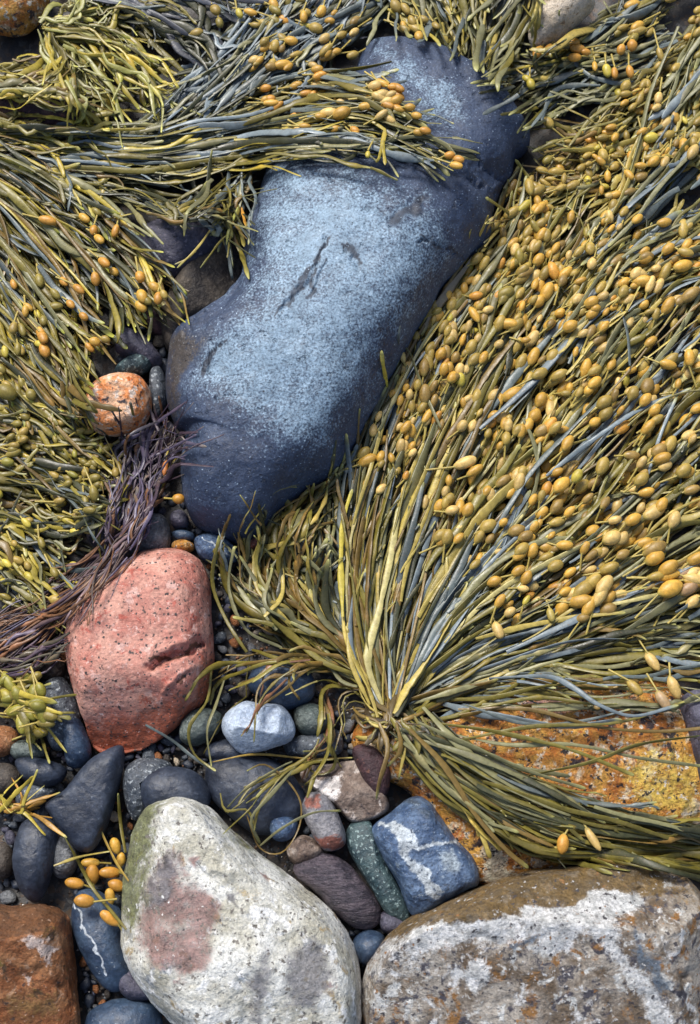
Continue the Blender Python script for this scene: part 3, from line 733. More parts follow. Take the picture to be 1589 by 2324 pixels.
def tube(buf, C, wd, th, col, twist):
    """flattened strap along the centre line C; wd, th per point"""
    n = len(C)
    T = np.gradient(C, axis=0)
    T /= np.linalg.norm(T, axis=1, keepdims=True) + 1e-9
    up = np.array([0, 0, 1.0]) - T * T[:, 2:3]
    up /= np.linalg.norm(up, axis=1, keepdims=True) + 1e-9
    sd = np.cross(T, up)
    c, s = np.cos(twist)[:, None], np.sin(twist)[:, None]
    A, B = sd * c + up * s, -sd * s + up * c
    V = (C[:, None] + A[:, None] * (np.cos(ANG)[None, :, None] * wd[:, None, None] * .5) + B[:, None] * (np.sin(ANG)[None, :, None] * th[:, None, None] * .5)).reshape(-1, 3)
    i = np.arange(NS); j = (i + 1) % NS
    F = np.vstack([np.column_stack([r * NS + i, r * NS + j, (r + 1) * NS + j, (r + 1) * NS + i]) for r in range(n - 1)])
    buf.add(V, F, np.repeat(col, NS, 0))

def smooth1(a, k):
    if k < 2: return a
    w_ = np.hanning(k + 2)[1:-1]; w_ /= w_.sum()
    return np.convolve(np.pad(a, (k // 2, k - 1 - k // 2), 'edge'), w_, 'valid')

def settle(c2, lift, slack=9):
    """picture curve -> curve in space lying on whatever is beneath it, lifted by lift"""
    p = P(c2[:, 0], c2[:, 1], np.full(len(c2), .04))
    for _ in range(2):
        z = zsurf(p[:, 0], p[:, 1])
        k = min(slack, max(3, len(z) // 2))
        zm = np.array([z[max(0, i - 2):i + 3].max() for i in range(len(z))])
        z = np.maximum(smooth1(zm, k), z) + lift
        z = smooth1(z, 5)
        p = P(c2[:, 0], c2[:, 1], z)
    return p

def strap(buf, c2, width, lift, col, rng, tip=TIPC, tipf=.06, flat=.18, base=.5, fork=0, sub=True, wig=0):
    """one strap with optional forked tips and side branchlets, added to buf. c2 in picture pixels."""
    L = np.sum(np.linalg.norm(np.diff(c2, axis=0), axis=1))
    n = int(max(7, min(42, L / 13)))
    e_ = width * np.array([.62, .36, .16, .05]) / L
    t = np.concatenate([np.linspace(0, 1 - width * .9 / L, n) if L > 2 * width else np.linspace(0, .7, n), 1 - e_[e_ < .28], [1.]])
    n = len(t)
    s_ = np.concatenate([[0], np.cumsum(np.linalg.norm(np.diff(c2, axis=0), axis=1))]); s_ = s_ / s_[-1]
    c2 = np.stack([np.interp(t, s_, c2[:, 0]), np.interp(t, s_, c2[:, 1])], 1)
    lf = lift + .0035 * np.sin(t * rng.uniform(3, 9) + rng.uniform(0, 6)) * (1 if L > 90 else .3)
    C = settle(c2, lf)
    prof = (base + (1 - base) * np.clip(t * 3, 0, 1)) * (1 - .42 * t**1.6) * (.9 + .18 * np.sin(t * rng.uniform(5, 16) + rng.uniform(0, 6)))
    end = np.clip((1 - t) * L / (width * .62), 0, 1)
    prof = prof * np.sqrt(np.maximum(.03, 1 - (1 - end)**2))
    # nodes: the strap swells a little here and there
    prof = prof * (1 + .07 * np.array([rng.gauss(0, 1) for _ in range(n)]))
    nod = np.zeros(n)
    if sub and width > 6 and L > 130 and rng.random() < .55:
        for _ in range(rng.randint(1, 3)):
            nod = nod + rng.uniform(.5, 1.1) * np.exp(-((t - rng.uniform(.25, .92)) * L / (width * 1.05))**2)
        nod = nod * min(1, 9.5 / width)**1.5
        prof = prof + nod * .75
    wd = width * PX * prof
    th = wd * (flat + .14 * rng.random()**2 + .5 * np.clip(nod, 0, 1))
    tw = rng.uniform(-.5, .5) + np.cumsum(np.array([rng.gauss(0, .10) for _ in range(n)]))
    cc = np.repeat(np.array(col)[None], n, 0) * (1 + .10 * np.sin(t * rng.uniform(2, 7) + rng.uniform(0, 6)))[:, None]
    kn = np.clip(nod, 0, 1)[:, None] * .6
    cc = cc * (1 - kn) + np.array(col) * np.array([1.9, 1.6, 1.3]) * kn
    kt = sstep(1 - max(tipf, 26 / L if L > 60 else .3), 1, t)[:, None] * (.9 if tip else 0)
    if tip: cc = cc * (1 - kt) + np.array(tip) * kt
    tube(buf, C, wd, th, cc, tw)
    if sub:
        kids = []
        for _ in range(fork):
            kids.append((rng.uniform(.6, .93), rng.choice([-1, 1]), rng.uniform(.25, .6), rng.uniform(40, 110), .75))
        for _ in range(rng.choice([0, 0, 1, 2, 3]) if L > 120 else 0):
            kids.append((rng.uniform(.25, .9), rng.choice([-1, 1]), rng.uniform(.35, .8), rng.uniform(16, 40), .55))
        for tf, sgn, an, kl, kw in kids:
            i = int(tf * (n - 1)); i = max(1, min(n - 2, i))
            d = c2[i + 1] - c2[i - 1]; d = d / (np.linalg.norm(d) + 1e-9)
            m = 8
            pts = [c2[i]]
            a0 = math.atan2(d[1], d[0])
            for k in range(1, m):
                aa = a0 + sgn * an * math.sin(min(1, k / m * 1.6) * 1.57) * (1 - .55 * k / m)
                pts.append(pts[-1] + np.array([math.cos(aa), math.sin(aa)]) * kl / m)
            strap(buf, np.array(pts), width * kw, lift + .001, col, rng, tip, .15, flat, .8, 0, False)

def pod(buf, x, y, ang, ln, wd, lift, col, wart, rng, stalk=True, stcol=KHAKI):
    """egg-shaped air bladder lying at a picture point, its stalk end pointing back along ang (picture angle)"""
    NR, NA = 11, 12
    c = settle(np.array([[x, y]] * 5), np.full(5, lift))[2]
    d = np.array([math.cos(ang), -math.sin(ang), rng.uniform(-.15, .35)]); d /= np.linalg.norm(d)
    up = np.array([0, 0, 1.0]); sdv = np.cross(d, up); sdv /= np.linalg.norm(sdv); upv = np.cross(sdv, d)
    f = np.linspace(0, math.pi, NR)
    ax = -np.cos(f) * ln * PX * .5
    pear = rng.uniform(.0, .5); blunt = rng.uniform(.8, 1.25)
    rr = np.sin(f)**blunt * wd * PX * .5 * (1 - pear * .5 * (-np.cos(f) < 0) * np.cos(f)**2 * 1.2)
    rr = np.maximum(rr, .0004)
    a = np.linspace(0, 2 * math.pi, NA, endpoint=False)
    V = c + ax[:, None, None] * d + rr[:, None, None] * (np.cos(a)[None, :, None] * sdv + np.sin(a)[None, :, None] * upv * rng.uniform(.78, .95))
    V = V.reshape(-1, 3)
    V = V + (V - c) * (.05 * noise3(V, 160, 3))[:, None]
    i = np.arange(NA); j = (i + 1) % NA
    F = np.vstack([np.column_stack([r * NA + i, r * NA + j, (r + 1) * NA + j, (r + 1) * NA + i]) for r in range(NR - 1)])
    col = np.array(col) * rng.uniform(.82, 1.18)
    t = np.repeat((1 - np.cos(f)) / 2, NA)[:, None]
    CC = col[None] * (1.06 - .12 * t) 
    k = sstep(.16, 0, t)
    CC = CC * (1 - k) + np.array(stcol) * k
    buf.add(V, F, CC, np.full((len(V), 1), wart))
    if stalk:
        sl_ = rng.uniform(.5, 1.3) * ln
        bx, by = x - math.cos(ang) * ln * .47, y - math.sin(ang) * ln * .47
        a2 = ang + rng.uniform(-.4, .4)
        pts = np.array([(bx - math.cos(a2) * sl_ * q - math.cos(ang) * 0, by - math.sin(a2) * sl_ * q) for q in np.linspace(1, -.08, 6)])
        C = P(pts[:, 0], pts[:, 1], np.linspace(c[2] - .008, c[2], 6))
        tube(buf, C, np.linspace(5, 4, 6) * PX, np.linspace(4, 4, 6) * PX, np.repeat(np.array(stcol)[None], 6, 0), np.zeros(6))
    return c

def pick(rng, pal):
    return rng.choices([c for _, c in pal], [w_ for w_, _ in pal])[0]

def plant(label, guides, n, width=(8, 14), frac=(.3, .65), trange=(0, 1), pal=((1, OLIVE),), lift=.004, thick=.03, wig=10, fork=.6, tip=TIPC, tipf=.06, flat=.18,
          pods=(), extra=(), seed=1, group='rockweed plants spread over the rocks', name='rockweed', cat='seaweed', full=.25, dens=None, skip=None, sub=True, root_jit=11, tipp=.55, wide=1.36):
    rng = random.Random(seed)
    G = np.array([cat_open(g, 40) for g in guides])
    ng = len(G)
    at = G[:, 0].mean(0)
    w0 = P(at[0], at[1], .0)
    root = bpy.data.objects.new(name, None)
    root.empty_display_size = .03
    COL.objects.link(root)
    z = float(zsurf(np.array([w0[0]]), np.array([w0[1]]))[0])
    root.location = (w0[0], w0[1], z)
    root['_at'] = [float(w0[0]), float(w0[1]), z]
    tag(root, label, cat, group)
    def flow(u, t):
        """point and direction on the fan"""
        g = u * (ng - 1); i = int(min(ng - 2, g)) if ng > 1 else 0; a = g - i
        k = t * 39; j = int(min(38, max(0, k))); b = k - j
        def at_(jj, bb):
            q = G[i, jj] * (1 - bb) + G[i, jj + 1] * bb
            if ng > 1: q = q * (1 - a) + (G[i + 1, jj] * (1 - bb) + G[i + 1, jj + 1] * bb) * a
            return q
        p0 = at_(j, b)
        d = (G[i, j + 1] - G[i, j]) * (1 - a) + ((G[i + 1, j + 1] - G[i + 1, j]) * a if ng > 1 else 0)
        return p0, math.atan2(d[1], d[0])
    made = []
    for _ in range(n):
        u = rng.random() if dens is None else dens(rng)
        if rng.random() < full: t0 = trange[0]
        else: t0 = rng.uniform(trange[0], trange[1] - frac[0] * .8)
        t1 = min(t0 + rng.uniform(*frac), trange[1] + rng.uniform(-.06, .06), 1)
        m = 26
        du = rng.gauss(0, .45 / max(2, ng))
        ts = np.linspace(t0, t1, m)
        us = np.clip(u + du * np.linspace(-.3, 1, m)**2 * np.sign(np.linspace(-.3, 1, m)), 0, 1)
        c = np.array([flow(uu, tt)[0] for uu, tt in zip(us, ts)])
        ph, fr, am = rng.uniform(0, 6.28), rng.uniform(2, 6), wig * rng.gauss(0, 1)
        T = np.gradient(c, axis=0); T /= np.linalg.norm(T, axis=1, keepdims=True) + 1e-9
        off = am * np.sin(ph + fr * np.linspace(0, 1, m)) - am * math.sin(ph) * np.linspace(1, 0, m) * (t0 <= .02)
        if rng.random() < .3: off = off + rng.choice([-1, 1]) * rng.uniform(14, 45) * np.linspace(0, 1, m)**2.5
        off = off + wig * .30 * rng.gauss(0, 1) * np.sin(rng.uniform(0, 6.28) + rng.uniform(7, 15) * np.linspace(0, 1, m))
        c = c + np.column_stack([-T[:, 1], T[:, 0]]) * off[:, None]
        c = c + np.array([rng.gauss(0, root_jit), rng.gauss(0, root_jit)]) * np.clip(1 - ts[:, None] * 2.2, 0, 1)**2
        lay = rng.random()
        if skip and skip(c): continue
        b = Buf()
        wd = width[0] * .75 + (width[1] * 1.25 - width[0] * .75) * rng.random()**1.35; wd *= wide
        if rng.random() < .2: wd *= .6
        cl = np.array(pick(rng, pal)) * rng.uniform(.72, 1.3)
        strap(b, c, wd, lift + thick * lay, cl, rng, tip if rng.random() < tipp else None, tipf, flat, fork=1 if rng.random() < fork else 0, sub=sub)
        made.append((lay, b))
    for pts, wd, cl, lay in extra:
        b = Buf()
        strap(b, cat_open(pts, 40), wd, lift + thick * lay, cl, rng, TIPC if lay < 2 and tip else None, .04, flat, fork=0, sub=False)
        made.append((9 + lay, b))
    made.sort(key=lambda q: -q[0])
    rest = Buf()
    for k, (_, b) in enumerate(made):
        if k < 100: b.obj('frond', M_FROND, root)
        else:
            for V_, F_, C_, M_ in zip(b.V, [None] * len(b.V), b.C, b.M): pass
            off = rest.n
            rest.V += b.V; rest.C += b.C; rest.M += b.M; rest.F += [f + off for f in b.F]; rest.n += b.n
    if rest.n: rest.obj('frond', M_FROND, root)['kind'] = 'stuff'
    pl = []
    for pd in pods:
        if 'at' in pd:
            for (x, y, ang, ln, wd, cl) in pd['at']:
                b = Buf(); c = pod(b, x, y, R(ang), ln, wd, lift + thick * pd.get('lay', 1.) + wd * PX * .4, cl, pd.get('wart', .15), rng)
                pl.append((ln * wd * 4, b, c))
            continue
        cnt = 0
        guard = 0
        while cnt < pd['n'] and guard < 4000:
            guard += 1
            u = rng.uniform(*pd.get('u', (0, 1))); t = rng.uniform(*pd['t'])
            p0, an = flow(u, t)
            if 'inside' in pd and sdpoly(np.array([p0[0]]), np.array([p0[1]]), pd['inside'])[0] > 0: continue
            k = rng.randint(*pd.get('clump', (2, 6)))
            wart = 1. if rng.random() < pd.get('wart', .3) else .12
            mix_ = pd['pal']
            for _ in range(k):
                base = pick(rng, mix_)
                x, y = p0[0] + rng.gauss(0, pd.get('spread', 24)), p0[1] + rng.gauss(0, pd.get('spread', 24))
                if 'at' not in pd and pd.get('off') and sdpoly(np.array([x]), np.array([y]), BOULDER)[0] < 1: continue
                ln = rng.uniform(*pd['size']) * (1.3 if wart > .5 else 1); wd = ln * rng.uniform(.5, .72) * (.85 if wart > .5 else 1)
                lay = rng.uniform(pd.get('lo', .45), 1.08)
                b = Buf()
                c = pod(b, x, y, an + rng.gauss(0, pd.get('turn', .4)), ln, wd, lift + thick * lay + wd * PX * .25, base, wart, rng)
                pl.append((ln * wd * (.3 + lay), b, c))
                cnt += 1
    pl.sort(key=lambda q: -q[0])
    rest = Buf()
    for k, (_, b, c) in enumerate(pl):
        if k < 100: b.obj('air_bladder', M_POD, root, c)
        else:
            off = rest.n
            rest.V += b.V; rest.C += b.C; rest.M += b.M; rest.F += [f + off for f in b.F]; rest.n += b.n
    if rest.n: rest.obj('air_bladder', M_POD, root)['kind'] = 'stuff'
    del root['_at']
    return root

PAL_FAN = ((4, OLIVE), (3, GREYG), (2.4, KHAKI), (1.5, SLATE), (.9, BLUEG), (2.4, BROL), (1.5, DKOL), (.5, PALE))
PAL_DARK = ((4, DKOL), (3, OLIVE), (2, GREYG), (1.5, SLATE), (1, BROL))
PAL_LEFT = ((4, OLIVE), (2.6, DKOL), (2.2, YELG), (2.2, BROL), (1.2, GREYG), (.5, SLATE))
PODS = ((4, OCHRE), (2.4, TANP), (3, OLOCH), (1.6, (.26, .165, .04)), (.22, ORNG), (.15, YELP))
PODS_OL = ((4, OLOCH), (2.4, OCHRE), (2, (.26, .18, .035)), (1.4, KNOB), (.6, ORNG), (.5, YELP))

# the great fan, three plants sharing one holdfast rock
g1 = [(868,1608),(800,1480),(776,1320),(776,1170),(812,1020),(900,850),(985,710),(1060,600),(1110,530),(1150,420)]
g2 = [(876,1606),(840,1430),(850,1270),(900,1080),(990,880),(1090,710),(1190,570),(1270,420)]
g3 = [(884,1604),(920,1400),(985,1210),(1090,1000),(1220,800),(1350,610),(1440,440)]
g4 = [(892,1604),(985,1420),(1105,1250),(1260,1070),(1430,880),(1600,680),(1700,560)]
g5 = [(902,1606),(1020,1470),(1180,1360),(1350,1230),(1510,1090),(1720,920)]
g6 = [(912,1606),(1060,1515),(1250,1430),(1430,1330),(1600,1230),(1760,1150)]
g7 = [(918,1606),(1080,1555),(1280,1500),(1460,1455),(1740,1400)]
plant('olive and ochre seaweed sweeping up along the right flank of the huge boulder', [g1, g2, g3], 330, (8, 15), (.22, .5), pal=PAL_FAN, thick=.036, wig=9, seed=101,
      pods=[dict(n=350, off=1, t=(.42, .97), u=(.10, 1), spread=32, size=(22, 38), lo=.3, pal=PODS, wart=.25, turn=.35), dict(n=130, off=1, t=(.72, 1.0), u=(0.0, 1), size=(22, 38), pal=PODS_OL, wart=.4, turn=.5)],
      extra=[([(778,1400),(774,1280),(780,1180),(800,1110)], 17, YEL, 1.0), ([(868,1600),(835,1500),(862,1380),(888,1260),(905,1150)], 22, PALE, 1.0),
             ([(1075,585),(1040,630),(990,700),(955,760)], 24, (.2, .16, .10), 1.05), ([(845,1580),(800,1480),(795,1400),(830,1290)], 17, KHAKI, .95),
             ([(820,1560),(795,1440),(810,1330),(845,1230),(880,1130)], 15, BLUEG, .9), ([(1000,970),(955,870),(930,800),(905,780)], 11, GREYG, 1.1),
             ([(880,880),(870,830),(866,795)], 13, YEL, .5), ([(895,1600),(930,1480),(950,1380),(1010,1250),(1045,1150)], 18, BLUEG, 1.0)])
plant('broad middle of the great seaweed fan, thick with tan bladders over the right-hand bed', [g3, g4, g5], 320, (8, 16), (.22, .5), pal=PAL_FAN, thick=.042, wig=10, seed=102,
      pods=[dict(n=540, t=(.30, .98), u=(0, 1), spread=36, size=(24, 44), lo=.3, pal=PODS, wart=.22, turn=.35)],
      extra=[([(895,1620),(930,1550),(985,1470),(1030,1390),(1060,1320)], 26, KHAKI, 1.0), ([(960,1500),(1040,1370),(1130,1260),(1220,1180)], 16, BLUEG, 1.0),
             ([(1010,1460),(1120,1350),(1260,1270),(1400,1200)], 17, PALE, 1.02), ([(1120,1210),(1200,1080),(1290,980),(1370,900)], 16, SLATE, 1.05),
             ([(1240,1080),(1330,1010),(1450,930),(1570,880)], 15, BLUEG, 1.05), ([(1430,830),(1425,760),(1408,690),(1400,660)], 13, SLATE, 1.1)])
plant('grey-green arm of the great seaweed fan stretching toward the frame edge above the rusty slab', [g5, g6, g7], 240, (8, 16), (.25, .55), pal=PAL_FAN, thick=.036, wig=9, seed=103,
      pods=[dict(n=100, t=(.45, .98), u=(0, .5), size=(30, 48), pal=PODS, wart=.3, turn=.3), dict(n=48, t=(.72, .95), u=(.5, .85), size=(32, 48), pal=((2, TANP), (2, OCHRE), (1, (.34, .21, .10))), wart=.8, turn=.3)],
      extra=[([(1080,1450),(1200,1420),(1320,1400),(1420,1390)], 16, KHAKI, 1.0), ([(1060,1530),(1180,1490),(1300,1455),(1420,1450)], 13, BLUEG, 1.0),
             ([(1150,1480),(1300,1410),(1450,1340),(1600,1270)], 19, BLUEG, 1.0), ([(985,1440),(1060,1380),(1150,1340),(1230,1300)], 18, PALE, 1.02)])
plant('loose strands stretched across the rusty orange slab', [[(930,1585),(1060,1535),(1220,1495),(1420,1470),(1700,1440)], [(935,1605),(1080,1572),(1240,1555),(1420,1545),(1700,1530)], [(940,1625),(1060,1630),(1230,1660),(1430,1660),(1700,1640)]],
      110, (8, 14), (.3, .7), pal=((4, OLIVE), (3, GREYG), (2, BROL), (1.5, SLATE), (1, BLUEG)), thick=.026, wig=10, full=.6, seed=104, root_jit=22, dens=lambda r: min(1, abs(r.gauss(0, .33))),
      extra=[([(1110,1540),(1240,1535),(1300,1560),(1360,1600),(1440,1625),(1540,1600)], 13, BLUEG, 1.4), ([(1000,1690),(1200,1650),(1400,1640),(1560,1590)], 10, OLIVE, 1.0),
             ([(1060,1600),(1180,1640),(1300,1640),(1430,1610)], 9, SLATE, .9), ([(1000,1660),(1150,1690),(1300,1690),(1450,1720),(1600,1740)], 11, GREYG, .9), ([(980,1640),(1120,1660),(1290,1700),(1440,1760)], 12, OLIVE, 1.0), ([(1040,1610),(1200,1610),(1360,1650),(1500,1660),(1620,1650)], 11, BROL, .8), ([(1200,1760),(1340,1730),(1450,1690),(1589,1670)], 12, OLIVE, 1.0)],
      pods=[dict(at=[(1480,1500,60,52,24,TANP), (1530,1560,70,56,26,TANP), (1440,1560,50,44,22,OLOCH), (1505,1590,60,48,24,(.3, .2, .1))], wart=1., lay=.9)])
plant('straight olive strands combed down across the rusty slab to the banded boulder', [[(935,1640),(1060,1692),(1220,1772),(1420,1845),(1700,1905)], [(932,1650),(1020,1755),(1160,1842),(1360,1900),(1700,1935)], [(928,1660),(985,1760),(1080,1860),(1210,1935),(1400,1955),(1700,1995)]],
      170, (8, 14), (.3, .7), pal=((5, OLIVE), (3, DKOL), (2, GREYG), (2, BROL), (1, SLATE), (.6, KHAKI)), thick=.030, wig=8, full=.35, seed=105, root_jit=26,
      extra=[([(930,1655),(1010,1740),(1080,1850),(1150,1930),(1200,1970)], 18, BROL, 1.1), ([(950,1640),(1060,1690),(1200,1750),(1330,1790)], 15, GREYG, 1.1)],
      pods=[dict(at=[(1278,1915,100,44,26,ORNG), (1345,1903,60,58,18,TANP), (1130,1430,70,44,24,TANP), (1250,1395,80,34,18,KHAKI)], wart=.1, lay=1.1)])
plant('curled olive strands coiling left from the great fan below the huge boulder', [[(845,1570),(720,1495),(610,1420),(530,1350),(500,1270),(505,1215)], [(835,1530),(730,1450),(640,1385),(592,1295),(625,1195),(690,1130)],
      [(815,1490),(745,1410),(690,1310),(690,1200),(760,1095)], [(800,1440),(765,1330),(765,1200),(800,1050)]], 165, (7, 13), (.25, .55), pal=((4, OLIVE), (3, BROL), (2, GREYG), (1.4, KHAKI), (1.5, DKOL), (.5, SLATE)), thick=.03, wig=15, full=.2, seed=106,
      extra=[([(560,1480),(515,1410),(482,1320),(498,1215)], 12, OLIVE, .8), ([(640,1470),(560,1430),(520,1340),(530,1250),(538,1240)], 12, GREYG, .9), ([(780,1450),(720,1440),(655,1410)], 16, GREYG, 1.), ([(600,1400),(640,1350),(640,1280),(655,1250)], 15, KHAKI, .8)])
plant('brown and olive strands trailing down from the great fan beside the pale blue stone', [[(800,1500),(700,1495),(600,1500),(500,1530),(440,1600)], [(830,1550),(760,1530),(720,1560),(745,1640),(700,1740)], [(860,1600),(790,1600),(770,1660),(740,1720),(690,1720)]],
      30, (6, 10), (.35, .8), pal=((3, BROL), (3, OLIVE), (1, RUSTW)), thick=.018, wig=14, full=.5, seed=107, dens=lambda r: r.choice([r.uniform(0, .25), r.uniform(.55, 1)]),
      extra=[([(480,1520),(470,1590),(430,1650),(440,1710),(490,1750)], 9, OLIVE, .9), ([(520,1510),(490,1600),(470,1660),(480,1740)], 9, GREYG, .9), ([(330,1645),(390,1680),(440,1720),(490,1750)], 10, SLATE, .9),
             ([(860,1640),(880,1700),(860,1780),(855,1815)], 15, BROL, 1.5), ([(900,1640),(910,1700),(880,1740)], 12, BROL, 1.5), ([(830,1690),(860,1660),(895,1640)], 16, (.1, .08, .05), 1.0), ([(925,1665),(915,1720),(905,1770)], 9, KHAKI, 1.)])
plant('thin looping strands curled over the dark slate stone', [[(740,1640),(715,1700),(640,1740),(550,1790),(500,1835)], [(760,1720),(680,1735),(600,1790),(560,1850)]], 5, (5, 8), (.7, 1.), pal=((3, OLIVE), (2, GREYG)), thick=.02, full=.8, seed=108, wig=6,
      extra=[([(560,1850),(590,1925),(640,1935),(678,1880),(682,1820),(650,1770),(600,1735),(560,1750)], 5.5, BROL, .9), ([(690,1720),(610,1810),(570,1860),(590,1915)], 10, GREYG, 1.), ([(770,1722),(690,1732),(640,1760),(590,1830),(575,1890)], 9, OLIVE, 1.0),
             ([(590,1920),(640,1880),(710,1845),(775,1840)], 8, GREYG, .8), ([(500,1800),(512,1840),(560,1838),(580,1880)], 7, OLIVE, .9), ([(480,1730),(580,1712),(700,1722),(800,1720)], 6, (.38, .25, .05), .8)])

# small sprig with orange bladders
plant('little sprig with orange bladders beside the whitish boulder', [[(285,2110),(250,2065),(210,2015),(175,1950),(150,1905)], [(290,2000),(265,1960),(240,1910),(228,1880)]], 0, extra=[([(287,2110),(250,2065),(210,2015),(175,1950),(146,1898)], 10, OLIVE, .9),
      ([(292,2000),(265,1960),(240,1910),(226,1878)], 9, (.3, .2, .04), .9), ([(122,1965),(180,1945),(250,1932)], 7, KHAKI, 1.), ([(285,1935),(274,1870),(268,1800)], 11, OLIVE, .9)], tip=TIPC, thick=.022, seed=109,
      pods=[dict(at=[(170,2005,190,42,24,ORNG), (192,2045,185,44,28,ORNG), (210,1985,265,46,30,ORNG), (250,1980,180,46,24,ORNG), (265,2010,200,40,26,ORNG), (250,2085,215,48,24,ORNG), (262,1920,250,36,24,OCHRE), (250,2035,260,36,22,OCHRE), (205,1958,180,40,20,OCHRE), (275,1950,270,30,20,OCHRE)], wart=.1, lay=.8)], group='small sprigs of weed')

# upper left bed
plant('slate-green seaweed swept over the neck of the huge boulder, bladders at its ends', [[(-80,300),(150,285),(340,285),(520,225),(700,165),(885,170)], [(-80,325),(150,320),(350,325),(560,275),(770,235),(955,280)], [(-80,350),(200,355),(400,360),(600,325),(800,310),(1045,370)],
      [(-80,385),(150,400),(330,410),(450,395),(560,370),(690,335)]], 300, (8, 14), (.2, .5), pal=((4, GREYG), (3, SLATE), (3, DKOL), (2.5, OLIVE), (1.0, BLUEG), (.8, YELG)), thick=.034, wig=9, seed=110, tip=(.36, .34, .12),
      pods=[dict(n=62, t=(.66, .97), u=(0, .66), size=(24, 38), pal=((3, OCHRE), (2, ORNG), (2, TANP)), wart=.15, spread=20, lo=.7, turn=.35), 
            dict(at=[(1040,362,15,30,20,ORNG), (1035,375,20,34,18,OCHRE), (1020,352,-10,26,18,ORNG), (965,296,15,28,18,ORNG), (945,262,20,26,18,OCHRE), (835,350,95,20,12,YELP), (930,243,0,28,18,OCHRE), (950,300,0,26,18,OCHRE)], lay=1.)],
      extra=[([(870,300),(930,330),(1000,372),(1030,388)], 9, OLIVE, .9), ([(840,330),(880,365),(905,402)], 8, DKOL, .7)])
plant('blue-grey strands running down from the top edge toward the sweeping weed', [[(600,-40),(540,40),(470,130),(390,220),(300,300),(220,380)], [(700,-40),(630,50),(560,130),(480,210),(400,290),(330,350)], [(820,-20),(740,50),(660,125),(580,190),(500,255)], [(930,-10),(840,55),(770,105),(690,150),(600,200)]],
      190, (8, 14), (.25, .5), pal=((3, SLATE), (3, BLUEG), (2, GREYG), (2, DKOL)), thick=.03, seed=111, wig=8, tip=None,
      pods=[dict(n=24, t=(.1, .6), u=(.4, 1), size=(24, 36), pal=PODS, wart=.2, spread=20, lo=.8)])
plant('dark straps along the top edge between the rust-orange rock and the blue-grey strands', [[(110,-50),(220,-20),(330,40),(440,120)], [(180,-20),(300,10),(420,60),(520,140)], [(240,30),(330,60),(430,110),(480,170)], [(330,-40),(440,0),(540,50),(620,90)], [(520,-40),(620,10),(720,50),(830,90)]],
      110, (10, 20), (.3, .6), pal=((4, DKOL), (3, (.07, .075, .09)), (2, SLATE), (1, BLUEG), (1, OLIVE)), thick=.026, seed=112, tip=None,
      pods=[dict(n=22, t=(.3, .9), u=(.55, 1), size=(26, 40), pal=PODS_OL, wart=.2, lo=.8)])
plant('bright yellow-green tuft drooping from the rust-orange rock', [[(100,58),(140,20),(180,-15),(200,-40)], [(100,58),(170,45),(235,25),(260,10)], [(108,60),(200,65),(290,100),(400,195)], [(110,64),(180,95),(270,160),(370,250)], [(106,66),(150,130),(200,210),(270,290)], [(100,66),(110,130),(150,200),(180,290)]],
      130, (8, 13), (.3, .7), pal=((4, YELG), (2.5, (.22, .21, .05)), (2, OLIVE), (.6, GREYG)), thick=.04, wig=12, seed=113, tip=(.5, .48, .09), tipf=.12, fork=.8, tipp=.9)
plant('yellow-tipped strands at the edge under the yellow-green tuft', [[(-60,120),(20,130),(90,120),(130,140)], [(-60,190),(30,195),(100,185),(175,160)], [(-60,210),(40,215),(130,225),(210,245)]], 75, (8, 14), (.3, .7), pal=((3, YELG), (3, OLIVE), (2, GREYG), (1, BROL)), thick=.03, wig=12, seed=114, tipf=.1, fork=.6)
plant('yellow streaked weed along the edge where the sweeping weed begins', [[(-60,250),(60,265),(160,275),(260,300)], [(-60,300),(60,330),(180,360),(300,420)], [(-60,360),(60,420),(150,470),(220,520)]], 90, (7, 13), (.3, .7), pal=((3, YELG), (3, OLIVE), (1, YEL), (2, BROL), (1, SLATE)), thick=.036, lift=.012, wig=10, seed=115, tipf=.1, fork=.5)
plant('fringe of dark green weed hanging over the dusky violet stone', [[(160,400),(280,430),(400,470),(500,440),(590,380)], [(200,430),(300,470),(380,500),(440,470),(540,430)], [(560,390),(560,440),(540,500),(520,550)], [(470,420),(500,460),(490,500),(470,540)]], 85, (7, 12), (.3, .7), pal=PAL_DARK, thick=.03, lift=.012, wig=10, seed=116, fork=.6,
      extra=[([(485,510),(450,560),(402,608)], 7, KHAKI, .9), ([(445,570),(420,590),(396,600)], 6, KHAKI, .9), ([(540,470),(520,520),(514,556)], 10, (.3, .3, .06), 1.), ([(548,470),(555,500),(560,520)], 10, ORNG, .9)])
plant('long dark green strands falling toward the orange blotched stone', [[(-60,290),(120,370),(270,490),(350,590),(388,700)], [(-60,370),(80,470),(220,610),(330,760)], [(-60,450),(40,570),(150,710),(250,850)], [(-80,560),(10,660),(110,790),(190,900)]], 320, (8, 14), (.35, .75), pal=PAL_LEFT, thick=.042, wig=10, seed=117, skip=lambda c: sdpoly(c[:, 0], c[:, 1], [(205,860),(258,800),(285,765),(330,745),(392,715),(400,1000),(215,985)]).min() < 4, tip=(.42, .42, .06), tipf=.08, fork=.5,
      pods=[dict(n=26, t=(.4, .95), size=(24, 40), pal=((2, ORNG), (2, OCHRE), (2, KNOB)), wart=.2, clump=(1, 3), lo=.8), dict(at=[(318,628,70,30,24,ORNG), (236,595,40,40,22,ORNG), (108,500,15,44,22,ORNG), (160,690,50,28,18,ORNG), (190,718,45,26,18,ORNG), (215,775,20,28,22,OCHRE), (240,770,20,24,18,OLOCH), (372,668,60,24,16,OLOCH)], lay=1.05)])
